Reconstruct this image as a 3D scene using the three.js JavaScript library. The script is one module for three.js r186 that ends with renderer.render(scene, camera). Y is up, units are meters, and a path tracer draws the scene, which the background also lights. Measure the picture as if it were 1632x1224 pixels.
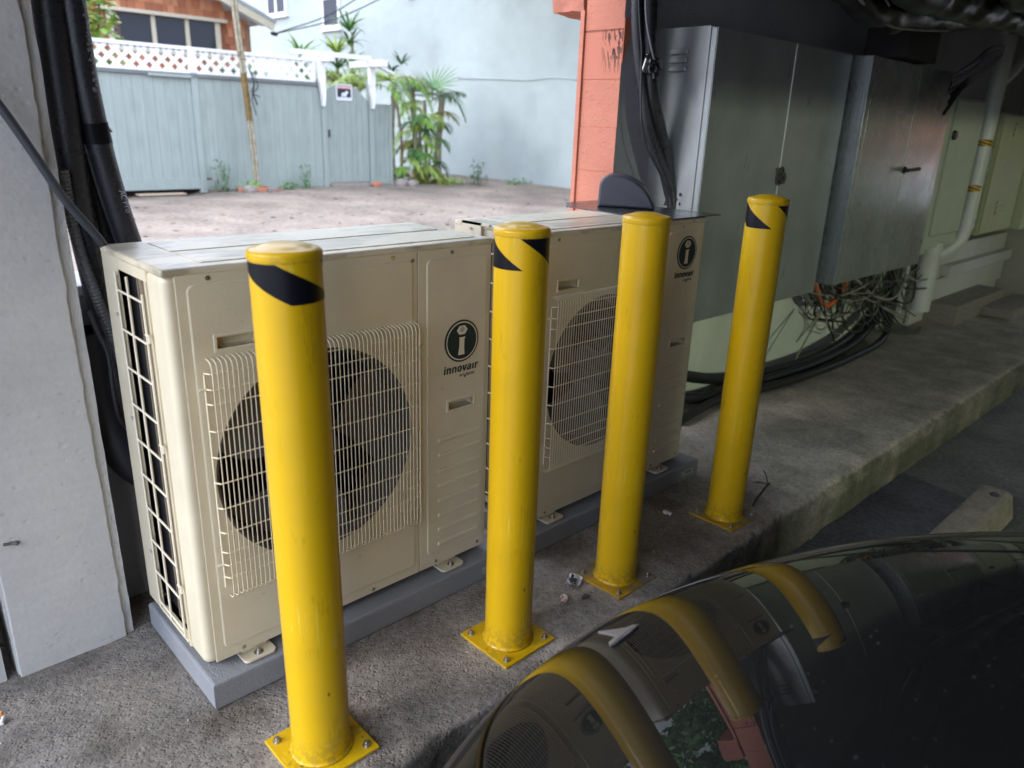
import * as THREE from 'three';
import { mergeGeometries } from 'three/addons/utils/BufferGeometryUtils.js';
import { RoundedBoxGeometry } from 'three/addons/geometries/RoundedBoxGeometry.js';
import { TextGeometry } from 'three/addons/geometries/TextGeometry.js';
import { FontLoader } from 'three/addons/loaders/FontLoader.js';
import { RectAreaLightUniformsLib } from 'three/addons/lights/RectAreaLightUniformsLib.js';

// ---------------------------------------------------------------- camera, sky, sun, exposure
const scene = new THREE.Scene();
const camera = new THREE.PerspectiveCamera(54.09, 4 / 3, 0.05, 400);
camera.position.set(0, 1.473, 0);
camera.rotation.order = 'YXZ';
camera.rotation.set(THREE.MathUtils.degToRad(-19.02), THREE.MathUtils.degToRad(-43.97), THREE.MathUtils.degToRad(2.09));
camera.focus = 2.4;
camera.userData.fStop = 2.6;
const renderer = new THREE.WebGLRenderer({ antialias: true });
renderer.toneMapping = THREE.LinearToneMapping;
renderer.toneMappingExposure = 3.3;
renderer.shadowMap.enabled = true;
renderer.shadowMap.type = THREE.PCFSoftShadowMap;
renderer.setSize(1024, 768);

{ // overcast sky: pale, a little brighter overhead, soft cloud mottling
  const w = 128, h = 64, d = new Float32Array(w * h * 4);
  for (let j = 0; j < h; j++) for (let i = 0; i < w; i++) {
    const el = ((j + .5) / h - .5) * Math.PI, up = Math.max(0, Math.sin(el));
    const az = (i / w) * Math.PI * 2;
    const cl = 1 + .05 * Math.sin(az * 3 + 4 * el) + .04 * Math.sin(az * 7 - 6 * el + 1);
    const b = (el < 0 ? .5 : .72 + .36 * up) * (el > 1.45 ? 1 : cl);
    const k = (j * w + i) * 4;
    d[k] = 1.10 * b; d[k + 1] = 1.24 * b; d[k + 2] = 1.56 * b; d[k + 3] = 1;
  }
  const sky = new THREE.DataTexture(d, w, h, THREE.RGBAFormat, THREE.FloatType);
  sky.mapping = THREE.EquirectangularReflectionMapping;
  sky.magFilter = sky.minFilter = THREE.LinearFilter; sky.wrapS = THREE.RepeatWrapping;
  sky.needsUpdate = true;
  scene.background = sky; scene.environment = sky;
}
const sun = new THREE.DirectionalLight(0xfffaf4, 0.5);
sun.position.set(-22, 12, -9.5); sun.target.position.set(2.5, .6, -2);
sun.castShadow = true; sun.shadow.radius = 30; sun.shadow.mapSize.set(2048, 2048);
Object.assign(sun.shadow.camera, { left: -22, right: 22, top: 22, bottom: -22, near: 1, far: 70 });
scene.add(sun, sun.target);
RectAreaLightUniformsLib.init();

// ---------------------------------------------------------------- helpers
let seed = 7;
const rnd = () => { seed = (seed + 0x6D2B79F5) | 0; let t = Math.imul(seed ^ (seed >>> 15), 1 | seed); t = (t + Math.imul(t ^ (t >>> 7), 61 | t)) ^ t; return ((t ^ (t >>> 14)) >>> 0) / 4294967296; };
const rr = (a, b) => a + (b - a) * rnd();
const V = (x, y, z) => new THREE.Vector3(x, y, z);
const clamp = (x, a = 0, b = 1) => Math.min(b, Math.max(a, x));
const sstep = (a, b, x) => { const t = clamp((x - a) / (b - a)); return t * t * (3 - 2 * t); };
const mix = (a, b, t) => a + (b - a) * t;
const hash2 = (x, y, s) => { let h = Math.imul(x, 374761393) ^ Math.imul(y, 668265263) ^ Math.imul(s, 974634777); h = Math.imul(h ^ (h >>> 13), 1274126177); return ((h ^ (h >>> 16)) >>> 0) / 4294967296; };
function vnoise(x, y, s = 1, wrap = 0) {           // value noise, optionally tileable over `wrap` cells
  let xi = Math.floor(x), yi = Math.floor(y); const fx = x - xi, fy = y - yi, u = fx * fx * (3 - 2 * fx), v = fy * fy * (3 - 2 * fy);
  const m = (n) => (wrap ? ((n % wrap) + wrap) % wrap : n);
  const a = hash2(m(xi), m(yi), s), b = hash2(m(xi + 1), m(yi), s), c = hash2(m(xi), m(yi + 1), s), d = hash2(m(xi + 1), m(yi + 1), s);
  return mix(mix(a, b, u), mix(c, d, u), v);
}
function fbm(x, y, oct = 4, s = 1, wrap = 0) { let t = 0, a = .5, n = 0; for (let o = 0; o < oct; o++) { t += a * vnoise(x, y, s + o * 17, wrap); n += a; a *= .5; x *= 2; y *= 2; wrap *= 2; } return t / n; }
const used = {};
function numbered(n) { used[n] = (used[n] || 0) + 1; return used[n] === 1 ? n : `${n}_${String(used[n] - 1).padStart(3, '0')}`; }
function tag(o, label, category, group, kind) {
  if (label) o.userData.label = label; if (category) o.userData.category = category;
  if (group) o.userData.group = group; if (kind) o.userData.kind = kind; return o;
}
function thing(name, label, category, [x, y, z] = [0, 0, 0], group) {
  const o = new THREE.Group(); o.name = numbered(name); o.position.set(x, y, z); scene.add(o); return tag(o, label, category, group);
}
function clean(g) {
  g = g.index ? g.toNonIndexed() : g;
  for (const k of Object.keys(g.attributes)) if (!['position', 'normal', 'uv'].includes(k)) g.deleteAttribute(k);
  if (!g.attributes.uv) g.setAttribute('uv', new THREE.BufferAttribute(new Float32Array(g.attributes.position.count * 2), 2));
  return g;
}
const join = (list) => (list.length === 1 ? list[0] : mergeGeometries(list.map(clean)));
function part(name, geo, mat, parent) {
  const m = new THREE.Mesh(Array.isArray(geo) ? join(geo) : geo, mat); m.castShadow = m.receiveShadow = true;
  if (!parent || parent === scene) { m.name = numbered(name); scene.add(m); } else { const n = parent.children.filter((c) => c.name.replace(/_\d{3}$/, '') === name).length; m.name = n ? `${name}_${String(n).padStart(3, '0')}` : name; parent.add(m); }
  return m;
}
function struct(name, geo, mat, label) { const m = part(name, geo, mat, scene); return tag(m, label, null, null, 'structure'); }
// box with uv in metres
function bx(x0, x1, y0, y1, z0, z1) {
  const w = x1 - x0, h = y1 - y0, d = z1 - z0, g = new THREE.BoxGeometry(w, h, d), uv = g.attributes.uv;
  const s = [[d, h], [d, h], [w, d], [w, d], [w, h], [w, h]];
  for (let f = 0; f < 6; f++) for (let k = 0; k < 4; k++) uv.setXY(f * 4 + k, uv.getX(f * 4 + k) * s[f][0] + x0, uv.getY(f * 4 + k) * s[f][1] + y0);
  g.translate((x0 + x1) / 2, (y0 + y1) / 2, (z0 + z1) / 2); return g;
}
function rb(x0, x1, y0, y1, z0, z1, r = .004, seg = 2) {
  const g = new RoundedBoxGeometry(x1 - x0, y1 - y0, z1 - z0, seg, Math.min(r, (x1 - x0) / 2.01, (y1 - y0) / 2.01, (z1 - z0) / 2.01));
  g.translate((x0 + x1) / 2, (y0 + y1) / 2, (z0 + z1) / 2);
  const p = g.attributes.position, n = g.attributes.normal, uv = g.attributes.uv;
  for (let i = 0; i < p.count; i++) { const ax = Math.abs(n.getX(i)), ay = Math.abs(n.getY(i)), az = Math.abs(n.getZ(i)); if (ay >= ax && ay >= az) uv.setXY(i, p.getX(i), p.getZ(i)); else if (ax > az) uv.setXY(i, p.getZ(i), p.getY(i)); else uv.setXY(i, p.getX(i), p.getY(i)); }
  return g;
}
const cyl = (r0, r1, h, x, y, z, seg = 24, open = false) => { const g = new THREE.CylinderGeometry(r0, r1, h, seg, 1, open); g.translate(x, y, z); return g; };
function tube(pts, r, seg = 40, rad = 10, closed = false) {
  const c = new THREE.CatmullRomCurve3(pts.map((p) => (p.isVector3 ? p : V(...p))), closed, 'centripetal');
  const g = new THREE.TubeGeometry(c, seg, r, rad, closed), L = c.getLength(), uv = g.attributes.uv;
  for (let i = 0; i < uv.count; i++) uv.setXY(i, uv.getX(i) * L, uv.getY(i) * 2 * Math.PI * r);
  return g;
}
function rod(a, b, r, rad = 6) { // straight capped bar
  const d = V(b[0] - a[0], b[1] - a[1], b[2] - a[2]), L = d.length(), g = new THREE.CylinderGeometry(r, r, L, rad);
  g.applyQuaternion(new THREE.Quaternion().setFromUnitVectors(V(0, 1, 0), d.normalize())); g.translate((a[0] + b[0]) / 2, (a[1] + b[1]) / 2, (a[2] + b[2]) / 2); return g;
}
function rrect(s, x0, x1, y0, y1, r, hole = false) {
  const p = hole ? new THREE.Path() : s;
  p.moveTo(x0 + r, y0); p.lineTo(x1 - r, y0); p.absarc(x1 - r, y0 + r, r, -Math.PI / 2, 0, false); p.lineTo(x1, y1 - r); p.absarc(x1 - r, y1 - r, r, 0, Math.PI / 2, false);
  p.lineTo(x0 + r, y1); p.absarc(x0 + r, y1 - r, r, Math.PI / 2, Math.PI, false); p.lineTo(x0, y0 + r); p.absarc(x0 + r, y0 + r, r, Math.PI, Math.PI * 1.5, false);
  if (hole) s.holes.push(p); return s;
}
const ext = (shape, depth, bevel = 0, z = 0, seg = 12) => { const g = new THREE.ExtrudeGeometry(shape, { depth, bevelEnabled: bevel > 0, bevelThickness: bevel, bevelSize: bevel, bevelOffset: -bevel, bevelSegments: 2, curveSegments: seg }); g.translate(0, 0, z); return g; };
function jitter(g, amp, f = 8, s = 3) { // pushes vertices along a noise field so that edges are not ruler straight
  const p = g.attributes.position;
  for (let i = 0; i < p.count; i++) { const x = p.getX(i), y = p.getY(i), z = p.getZ(i); p.setXYZ(i, x + amp * (fbm(y * f + 5, z * f + 2, 2, s) - .5), y + amp * (fbm(x * f + 1, z * f + 7, 2, s + 1) - .5), z + amp * (fbm(x * f + 3, y * f, 2, s + 2) - .5)); }
  g.computeVertexNormals(); return g;
}
// ---------------------------------------------------------------- textures
function tex(n, fn, srgb = true, m = n) {
  const d = new Uint8Array(n * m * 4);
  for (let j = 0; j < m; j++) for (let i = 0; i < n; i++) { const c = fn(i / n, j / m), k = (j * n + i) * 4; d[k] = clamp(c[0]) * 255; d[k + 1] = clamp(c[1]) * 255; d[k + 2] = clamp(c[2]) * 255; d[k + 3] = 255; }
  const t = new THREE.DataTexture(d, n, m, THREE.RGBAFormat); t.wrapS = t.wrapT = THREE.RepeatWrapping; t.magFilter = THREE.LinearFilter; t.minFilter = THREE.LinearMipmapLinearFilter; t.generateMipmaps = true;
  if (srgb) t.colorSpace = THREE.SRGBColorSpace; t.needsUpdate = true; return t;
}
const grey = (v) => [v, v, v];
function rep(t, sx, sy = sx) { const c = t.clone(); c.repeat.set(1 / sx, 1 / sy); c.needsUpdate = true; return c; }
const lin = (r, g, b) => new THREE.Color().setRGB(r, g, b);
const pits = (u, v, n, s, lim) => { // scattered small pits / grains: 0 none .. 1 centre
  const x = u * n, y = v * n, xi = Math.floor(x), yi = Math.floor(y); let best = 0;
  for (let a = -1; a <= 1; a++) for (let b = -1; b <= 1; b++) { const cx = ((xi + a) % n + n) % n, cy = ((yi + b) % n + n) % n; if (hash2(cx, cy, s) > lim) continue; const px = xi + a + hash2(cx, cy, s + 1), py = yi + b + hash2(cx, cy, s + 2), r = .2 + .5 * hash2(cx, cy, s + 3); const dx = (x - px), dy = (y - py) * (1 + hash2(cx, cy, s + 4)); best = Math.max(best, 1 - Math.sqrt(dx * dx + dy * dy) / r); } return clamp(best);
};
const T = {};
T.concrete = tex(1024, (u, v) => { const a = fbm(u * 6, v * 6, 4, 3, 6), b = fbm(u * 64, v * 64, 3, 9, 64), p = pits(u, v, 120, 21, .4), g = pits(u, v, 150, 55, .35), s = pits(u, v, 50, 77, .06); const k = .70 + .20 * (a - .5) + .24 * (b - .5) - .13 * p + .10 * g - .22 * s * s; return [k + .012 * g, k * .98, k * .955]; });
T.concreteBump = tex(1024, (u, v) => grey(.62 + .35 * (fbm(u * 48, v * 48, 3, 9, 48) - .5) - .5 * pits(u, v, 90, 21, .45) + .2 * pits(u, v, 130, 55, .35) - .4 * pits(u, v, 60, 77, .12)), false);
T.plaster = tex(1024, (u, v) => { const a = fbm(u * 4, v * 4, 5, 31, 4), b = fbm(u * 30, v * 90, 3, 33, 30), p = pits(u, v, 46, 40, .05); const k = .93 + .11 * (a - .5) + .04 * (b - .5) - .16 * p * p * p; return [k, k, k * .995]; });
T.plasterBump = tex(1024, (u, v) => grey(.5 + .3 * (fbm(u * 10, v * 10, 5, 35, 10) - .5) + .22 * (fbm(u * 90, v * 90, 2, 36, 90) - .5) - .4 * pits(u, v, 46, 40, .05)), false);
T.paint = tex(512, (u, v) => { const k = .955 + .07 * (fbm(u * 8, v * 8, 5, 61, 8) - .5) - .14 * Math.pow(pits(u, v, 40, 62, .03), 3); return grey(k); });
T.paintBump = tex(512, (u, v) => grey(.5 + .5 * (fbm(u * 60, v * 60, 3, 65, 60) - .5)), false);
T.rough = tex(512, (u, v) => grey(.72 + .5 * (fbm(u * 7, v * 7, 5, 71, 7) - .5) + .18 * (fbm(u * 60, v * 60, 2, 72, 60) - .5)), false);
T.dirt = tex(1024, (u, v) => { const a = fbm(u * 5, v * 5, 5, 81, 5), b = fbm(u * 60, v * 60, 3, 83, 60), p = pits(u, v, 50, 85, .15), l = pits(u, v, 34, 88, .1); const k = .80 + .22 * (a - .5) + .2 * (b - .5) - .18 * p; return [k - .1 * l, k * .955 - .16 * l, k * .915 - .24 * l]; });
T.asphalt = tex(1024, (u, v) => { const a = fbm(u * 5, v * 5, 5, 91, 5), b = fbm(u * 80, v * 80, 3, 93, 80); const k = .72 + .3 * (a - .5) + .26 * (b - .5) - .1 * pits(u, v, 70, 95, .3); return [k, k, k * .99]; });
T.wood = tex(512, (u, v) => { const a = fbm(u * 24, v * 2, 4, 101, 24), b = fbm(u * 6, v * 6, 3, 102, 6); const k = .93 + .1 * (a - .5) + .08 * (b - .5); return [k, k, k]; }); // grain along v
T.brushed = tex(512, (u, v) => { const k = .88 + .05 * (fbm(u * 90, v * 9, 3, 111, 90) - .5) + .16 * (fbm(u * 5, v * 5, 4, 112, 5) - .5); return grey(k); });
T.brushedRough = tex(512, (u, v) => grey(.66 + .12 * (fbm(u * 110, v * 9, 3, 113, 110) - .5) + .3 * (fbm(u * 6, v * 6, 4, 114, 6) - .5)), false);
T.dust = tex(2048, (u, v) => { const p = Math.pow(pits(u, v, 60, 121, .05), 4), q = Math.pow(pits(u, v, 150, 124, .015), 3); const f = .0 + .30 * p * (hash2(Math.floor(u * 50), Math.floor(v * 50), 5) > .5 ? 1 : .4) + .38 * q; return [.085 + f, .087 + f, .09 + f * .96]; });
T.stain = tex(1024, (u, v) => { // smears and dried water marks on the condenser tops
  const a = fbm(u * 4, v * 12, 5, 131, 4), b = fbm(u * 9, v * 30, 4, 133, 9); const m = sstep(.52, .66, a) * .12 + sstep(.55, .7, b) * .1 + .16 * Math.pow(pits(u, v, 30, 135, .2), 2); const k = .95 - m; return [k, k * .985, k * .95]; });
T.stucco = tex(2048, (u, v) => { // uv 0..1 over the whole far wall: u along z, v up
  const a = fbm(u * 10, v * 6, 5, 141), b = fbm(u * 90, v * 60, 3, 143), r = sstep(.55, .8, fbm(u * 26, v * 9, 5, 145)) * .035;
  let k = .92 + .16 * (a - .5) + .05 * (b - .5) - r; return [k * .985, k, k * 1.0]; }, true, 1024);
T.stuccoBump = tex(512, (u, v) => grey(.5 + .6 * (fbm(u * 24, v * 24, 4, 151, 24) - .5)), false);
T.leaf = tex(128, (u, v) => { const k = .86 + .3 * (fbm(u * 20, v * 4, 3, 161, 20) - .5); return [k, k, k]; });
T.bark = tex(256, (u, v) => { const ring = Math.pow(Math.abs(Math.sin(v * Math.PI * 10 + 1.3 * fbm(u * 4, v * 8, 2, 170, 4))), 8); const a = fbm(u * 6, v * 6, 4, 171, 6); const k = .8 + .4 * (a - .5) - .3 * ring; return [k, k * .97, k * .9]; });
T.stripe = tex(256, (u, v) => { const t = ((u * 4 + v * 2) % 1 + 1) % 1; return t < .45 ? [.05, .05, .05] : [.85, .66, .05]; });
// ---------------------------------------------------------------- materials
const S = (c, roughness = .6, o = {}) => new THREE.MeshStandardMaterial({ color: c, roughness, ...o });
const P = (c, roughness = .5, o = {}) => new THREE.MeshPhysicalMaterial({ color: c, roughness, ...o });
const M = {};
M.walk = S(lin(.80, .745, .685), .95, { map: rep(T.concrete, .7), bumpMap: rep(T.concreteBump, .7), bumpScale: .006, vertexColors: true });
M.floor = S(lin(.30, .30, .305), .7, { map: rep(T.asphalt, 1.3), bumpMap: rep(T.concreteBump, .9), bumpScale: .003 });
M.dirt = S(lin(.43, .38, .34), .97, { map: rep(T.dirt, 2.1), bumpMap: rep(T.concreteBump, 1.6), bumpScale: .012, vertexColors: true });
M.plaster = S(lin(.60, .585, .56), .85, { map: rep(T.plaster, 1.1), bumpMap: rep(T.plasterBump, .9), bumpScale: .0035 });
M.plasterRough = S(lin(.66, .645, .62), .9, { map: rep(T.plaster, .5), bumpMap: rep(T.plasterBump, .3), bumpScale: .008 });
M.greyWall = S(lin(.42, .42, .45), .8, { map: rep(T.plaster, .9), bumpMap: rep(T.plasterBump, .7), bumpScale: .005 });
M.litGreenWall = S(lin(.76, .79, .72), .85, { map: rep(T.plaster, .9), bumpMap: rep(T.plasterBump, .7), bumpScale: .005 });
M.orange = S(lin(.60, .225, .148), .85, { map: rep(T.plaster, .8), bumpMap: rep(T.plasterBump, .6), bumpScale: .007 });
M.mortarOrange = S(lin(.62, .20, .12), .95, { map: rep(T.plaster, .5) });
M.darkCeil = S(lin(.19, .19, .185), .9, { map: rep(T.asphalt, 2) });
M.innerWall = S(lin(.42, .39, .33), .9, { map: rep(T.plaster, 1.6) });
M.white = S(lin(.80, .80, .79), .5, { map: rep(T.paint, .8) });
M.fence = S(lin(.305, .35, .318), .75, { map: rep(T.wood, .5, 1.4), bumpMap: rep(T.wood, .5, 1.4), bumpScale: .003 });
M.fenceB = S(lin(.298, .343, .312), .75, { map: rep(T.wood, .47, 1.3), bumpMap: rep(T.wood, .5, 1.4), bumpScale: .003 });
M.fenceC = S(lin(.313, .356, .325), .75, { map: rep(T.wood, .53, 1.5), bumpMap: rep(T.wood, .5, 1.4), bumpScale: .003 });
M.woodDark = S(lin(.16, .17, .165), .85, { map: rep(T.wood, .5, 1.2) });
M.stucco = S(lin(.46, .495, .475), .92, { map: T.stucco });
M.stuccoPlain = S(lin(.42, .455, .44), .92, { map: rep(T.plaster, 2.2), bumpMap: rep(T.stuccoBump, 1.2), bumpScale: .01 });
M.glass = P(lin(.02, .024, .034), .08, { specularIntensity: .45 });
M.shingle = [0, 1, 2, 3].map((k) => S(lin(...[[.55, .215, .105], [.47, .17, .08], [.62, .27, .14], [.40, .145, .075]][k]), .85, { map: rep(T.wood, .2, .5), bumpMap: rep(T.wood, .12, .6), bumpScale: .004 }));
M.cream = S(lin(.64, .57, .44), .7, { map: rep(T.paint, .6) });
M.trunk = S(lin(.56, .53, .44), .9, { map: rep(T.bark, .3, .6), bumpMap: rep(T.bark, .3, .6), bumpScale: .006 });
M.moss = S(lin(.36, .25, .10), .95, { map: rep(T.bark, .2, .4) });
M.brick = S(lin(.45, .17, .10), .9, { map: rep(T.plaster, .2) });
M.stone = S(lin(.55, .50, .46), .9, { map: rep(T.concrete, .3) });
const leafM = (r, g, b) => P(lin(r, g, b), .55, { map: T.leaf, side: THREE.DoubleSide, transmission: .35, thickness: 0 });
M.leafA = leafM(.28, .54, .06); M.leafB = leafM(.14, .33, .07); M.leafC = leafM(.46, .62, .11); M.leafD = leafM(.07, .19, .055); M.leafY = leafM(.42, .36, .06); M.leafP = leafM(.20, .28, .16);
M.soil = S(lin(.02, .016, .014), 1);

// ---------------------------------------------------------------- ground, floor, walkway
const alleyY = (x, z) => -.085 * sstep(4.85, 4.5, x) * sstep(1.5, 2.5, x) * Math.exp(-Math.pow((z + 11.75) / .5, 2)) + .375 * sstep(-3.2, -11.3, z) + .012 * (fbm(x * .9, z * .9, 3, 5) - .5) * 2 * sstep(-2.6, -4, z);
{
  const g = new THREE.PlaneGeometry(600, 600); g.rotateX(-Math.PI / 2); g.translate(0, -.27, 0);
  const uv = g.attributes.uv; for (let i = 0; i < uv.count; i++) uv.setXY(i, uv.getX(i) * 600, uv.getY(i) * 600);
  struct('ground', g, S(lin(.30, .29, .27), .95, { map: rep(T.dirt, 4) }), 'open ground around the garage and alley');
}
{
  const nx = 150, nz = 150, x0 = -14, x1 = 24, z0 = -2.5, z1 = -34, pos = [], uv = [], col = [], idx = [];
  for (let j = 0; j <= nz; j++) for (let i = 0; i <= nx; i++) {
    const x = mix(x0, x1, i / nx), z = mix(z0, z1, Math.pow(j / nz, 1.35)); pos.push(x, alleyY(x, z), z); uv.push(x, z);
    const n = fbm(x * .55, z * .8, 5, 201), m = fbm(x * 1.7, z * 2.2, 4, 205), wet = sstep(.5, .66, n) * .26 + sstep(.56, .68, m) * .2;
    const path = sstep(.4, .6, fbm(x * .3, z * .9, 3, 211));
    const k = 1.0 - wet + .06 * path; col.push(k, k * .985, k * .965);
  }
  for (let j = 0; j < nz; j++) for (let i = 0; i < nx; i++) { const a = j * (nx + 1) + i, b = a + 1, c = a + nx + 1, d = c + 1; idx.push(a, b, c, b, d, c); }
  const g = new THREE.BufferGeometry(); g.setAttribute('position', new THREE.Float32BufferAttribute(pos, 3)); g.setAttribute('uv', new THREE.Float32BufferAttribute(uv, 2)); g.setAttribute('color', new THREE.Float32BufferAttribute(col, 3)); g.setIndex(idx); g.computeVertexNormals();
  struct('alley_ground', g, M.dirt, 'pale dirt alley beyond the opening');
}
struct('garage_floor', (() => { const g = bx(-2.2, 10, -.5, -.2, -1.5, 7.2); const uv = g.attributes.uv, p = g.attributes.position; for (let i = 0; i < uv.count; i++) uv.setXY(i, p.getX(i), p.getZ(i)); return g; })(), M.floor, 'dark garage parking floor below the raised walkway');
const BOL = [[.703, -1.360], [1.336, -1.363], [1.846, -1.362], [2.531, -1.354]];
{ // raised concrete walkway with a worn kerb edge
  const prof = []; for (let z = -2.52; z < -1.235; z += .022) prof.push([z, 0, 0]);
  for (const q of [[-1.225, 0, .2], [-1.21, -.002, .5], [-1.197, -.006, .8], [-1.187, -.014, 1], [-1.18, -.028, 1], [-1.176, -.05, 1], [-1.174, -.08, 1], [-1.173, -.12, 1], [-1.172, -.16, 1], [-1.171, -.215, 1]]) prof.push(q);
  const x0 = -2.1, x1 = 8.6, nx = 440, pos = [], uv = [], col = [], idx = [], n = prof.length;
  let arc = 0;
  for (let j = 0; j < n; j++) {
    if (j) arc += Math.hypot(prof[j][0] - prof[j - 1][0], prof[j][1] - prof[j - 1][1]);
    for (let i = 0; i <= nx; i++) {
      const x = mix(x0, x1, i / nx); let [z, y, e] = prof[j];
      const worn = e * (.02 * (fbm(x * 7, 3, 4, 231) - .55) + .012 * (fbm(x * 30 + z * 20, y * 40, 2, 233) - .5));
      z += .6 * worn * (1 + 1.2 * sstep(.55, .7, fbm(x * 2.2, 9, 3, 235))); y += e * (y > -.1 ? .008 * (fbm(x * 16, z * 30, 2, 236) - .6) : 0) + .004 * (fbm(x * 2.5, z * 4, 3, 237) - .5) * (y > -.01 ? 1 : 0);
      if (y > -.003 && e < .1) y += .0022 * (fbm(x * 22, z * 22, 3, 238) - .5);
      pos.push(x, y, z); uv.push(x, arc);
      // stains, cement patches, dirt, and painted light and shade
      const a = fbm(x * 1.3, z * 2.1, 5, 241), b = fbm(x * 5, z * 6, 4, 243); let k = .80 + .32 * (a - .5) + .22 * (b - .5), r = 1, gg = 1, bb = 1; k *= mix(.68, 1, sstep(.3, 1.3, x)) * mix(1, 1.32, sstep(2.75, 3.0, x + .2 * (b - .5)));  // left end darkened, right end brightened: daylight painted into the concrete colour
      for (const [bx_, bz] of BOL) { const dd = Math.hypot(x - bx_ - .02, (z - bz) * 1.05) + .1 * (fbm(x * 9, z * 9, 3, 245) - .5); k += .20 * (1 - sstep(.15, .21, dd)); }
      const dirtNearPad = (1 - sstep(.0, .10, Math.abs(z + 1.60) + .08 * (b - .5))) * (x > .5 && x < 2.85 ? 1 : 0) * sstep(.42, .6, fbm(x * 7, z * 7, 3, 247)); k -= .24 * dirtNearPad; bb -= .12 * dirtNearPad; gg -= .05 * dirtNearPad;
      const slabShade = sstep(2.02, 2.06, x + .05 * (b - .5)) * (1 - sstep(2.78, 2.84, x + (z + 1.4) * .55 + .06 * (b - .5))); k -= .22 * slabShade; bb -= .10 * slabShade; gg -= .03 * slabShade; // painted shade on browner older concrete between the third and fourth post
      { const m = sstep(.48, .62, fbm(x * 3, z * 4, 4, 249)) * (1 - sstep(.8, 1.6, x)); k -= .24 * m; bb -= .06 * m; gg -= .02 * m; const o = sstep(.60, .68, fbm(x * 1.9 + 7, z * 2.6, 4, 255)); k -= .16 * o; }
      if (e > .15) { const pale = sstep(2.85, 3.1, x) * (1 - sstep(4.3, 4.8, x)) * sstep(.35, .6, fbm(x * 18, z * 40 + y * 30, 3, 251)); if (y > -.06) k += .25 * pale; const moss = sstep(.42, .62, fbm(x * 2.6, y * 9, 4, 253)); if (y < -.008) { k -= .48 + .14 * moss; r -= .05 * moss; bb -= .16 * moss; } }  // kerb face darkening is painted car shade, with moss varying it
      else if (z > -1.42 && x > 2.85 && x < 4.6) { k += .14 * sstep(-1.42, -1.28, z) * sstep(.4, .55, b); }
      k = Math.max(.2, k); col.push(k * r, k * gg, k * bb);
    }
  }
  for (let j = 0; j < n - 1; j++) for (let i = 0; i < nx; i++) { const a = j * (nx + 1) + i, b = a + 1, c = a + nx + 1, d = c + 1; idx.push(a, c, b, b, c, d); }
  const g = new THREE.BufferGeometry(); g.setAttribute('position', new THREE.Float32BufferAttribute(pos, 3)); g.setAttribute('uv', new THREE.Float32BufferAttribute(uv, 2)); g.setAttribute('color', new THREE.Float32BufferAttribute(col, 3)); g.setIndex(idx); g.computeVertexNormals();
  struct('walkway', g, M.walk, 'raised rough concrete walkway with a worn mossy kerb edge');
}
// ---------------------------------------------------------------- garage shell
const OPEN_TOP = 1.965, SILL = 1.0, CEIL = 2.6;
struct('ceiling', bx(-1.0, 9.2, CEIL, CEIL + .25, -2.52, 7.2), M.darkCeil, 'dark garage ceiling');
struct('ceiling_beam', bx(-1.0, 9.0, 1.87, CEIL, 2.05, 2.4), M.darkCeil, 'added unseen dark beam under the garage ceiling, cutting off the lamp light');  // unseen beam added to cut the lamp light off at the top
struct('wall_right', join([bx(9.0, 9.25, -.3, CEIL + .25, -2.52, -1.2), bx(9.0, 9.25, -.3, CEIL + .25, -.45, 7.2), bx(9.0, 9.25, 1.62, CEIL + .25, -1.2, -.45), bx(9.0, 9.25, -.3, .8, -1.2, -.45)]), M.innerWall, 'end wall of the garage with a small window opening');
{ // what the opening at that end looks out on: its colours show as the sheen on the second cabinet
  const t = thing('neighbour_wall', 'pink rendered wall with a white base outside the far garage opening', 'wall', [15, -.2, 1]);
  part('upper_wall', bx(0, .3, 1.25, 2.3, -6, 7), M.orange, t); part('base_course', bx(-.03, .3, 0, 1.25, -6, 7), M.white, t);
}
struct('added_side_wall', bx(-1.2, -1.0, -.3, CEIL, 1.35, 4.2), M.innerWall, 'added unseen side wall beyond the left opening, narrowing its daylight');  // unseen wall added to narrow the daylight coming from the left
struct('wall_front', bx(-1.0, 9.0, -.3, CEIL + .25, 7.0, 7.2), M.innerWall, 'wall at the other side of the garage');
struct('added_partition', bx(-1.0, 2.46, -.3, CEIL, 4.2, 4.4), M.innerWall, 'added unseen partition behind the parked car, blocking part of the lamp light');  // unseen wall added to keep the lamp off the left side
{ // low wall that the condensers stand against, with the white-painted sill
  const t = thing('half_wall', 'low grey wall under the opening, hidden behind the outdoor units', 'wall', [1.6, 0, -2.4]);
  part('wall_body', bx(-1.3, -.28, -.1, SILL - .02, -.11, .1), M.greyWall, t);
  part('sill', rb(-1.3, -.27, SILL - .02, SILL + .012, -.13, .1, .006), M.white, t);
}
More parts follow.
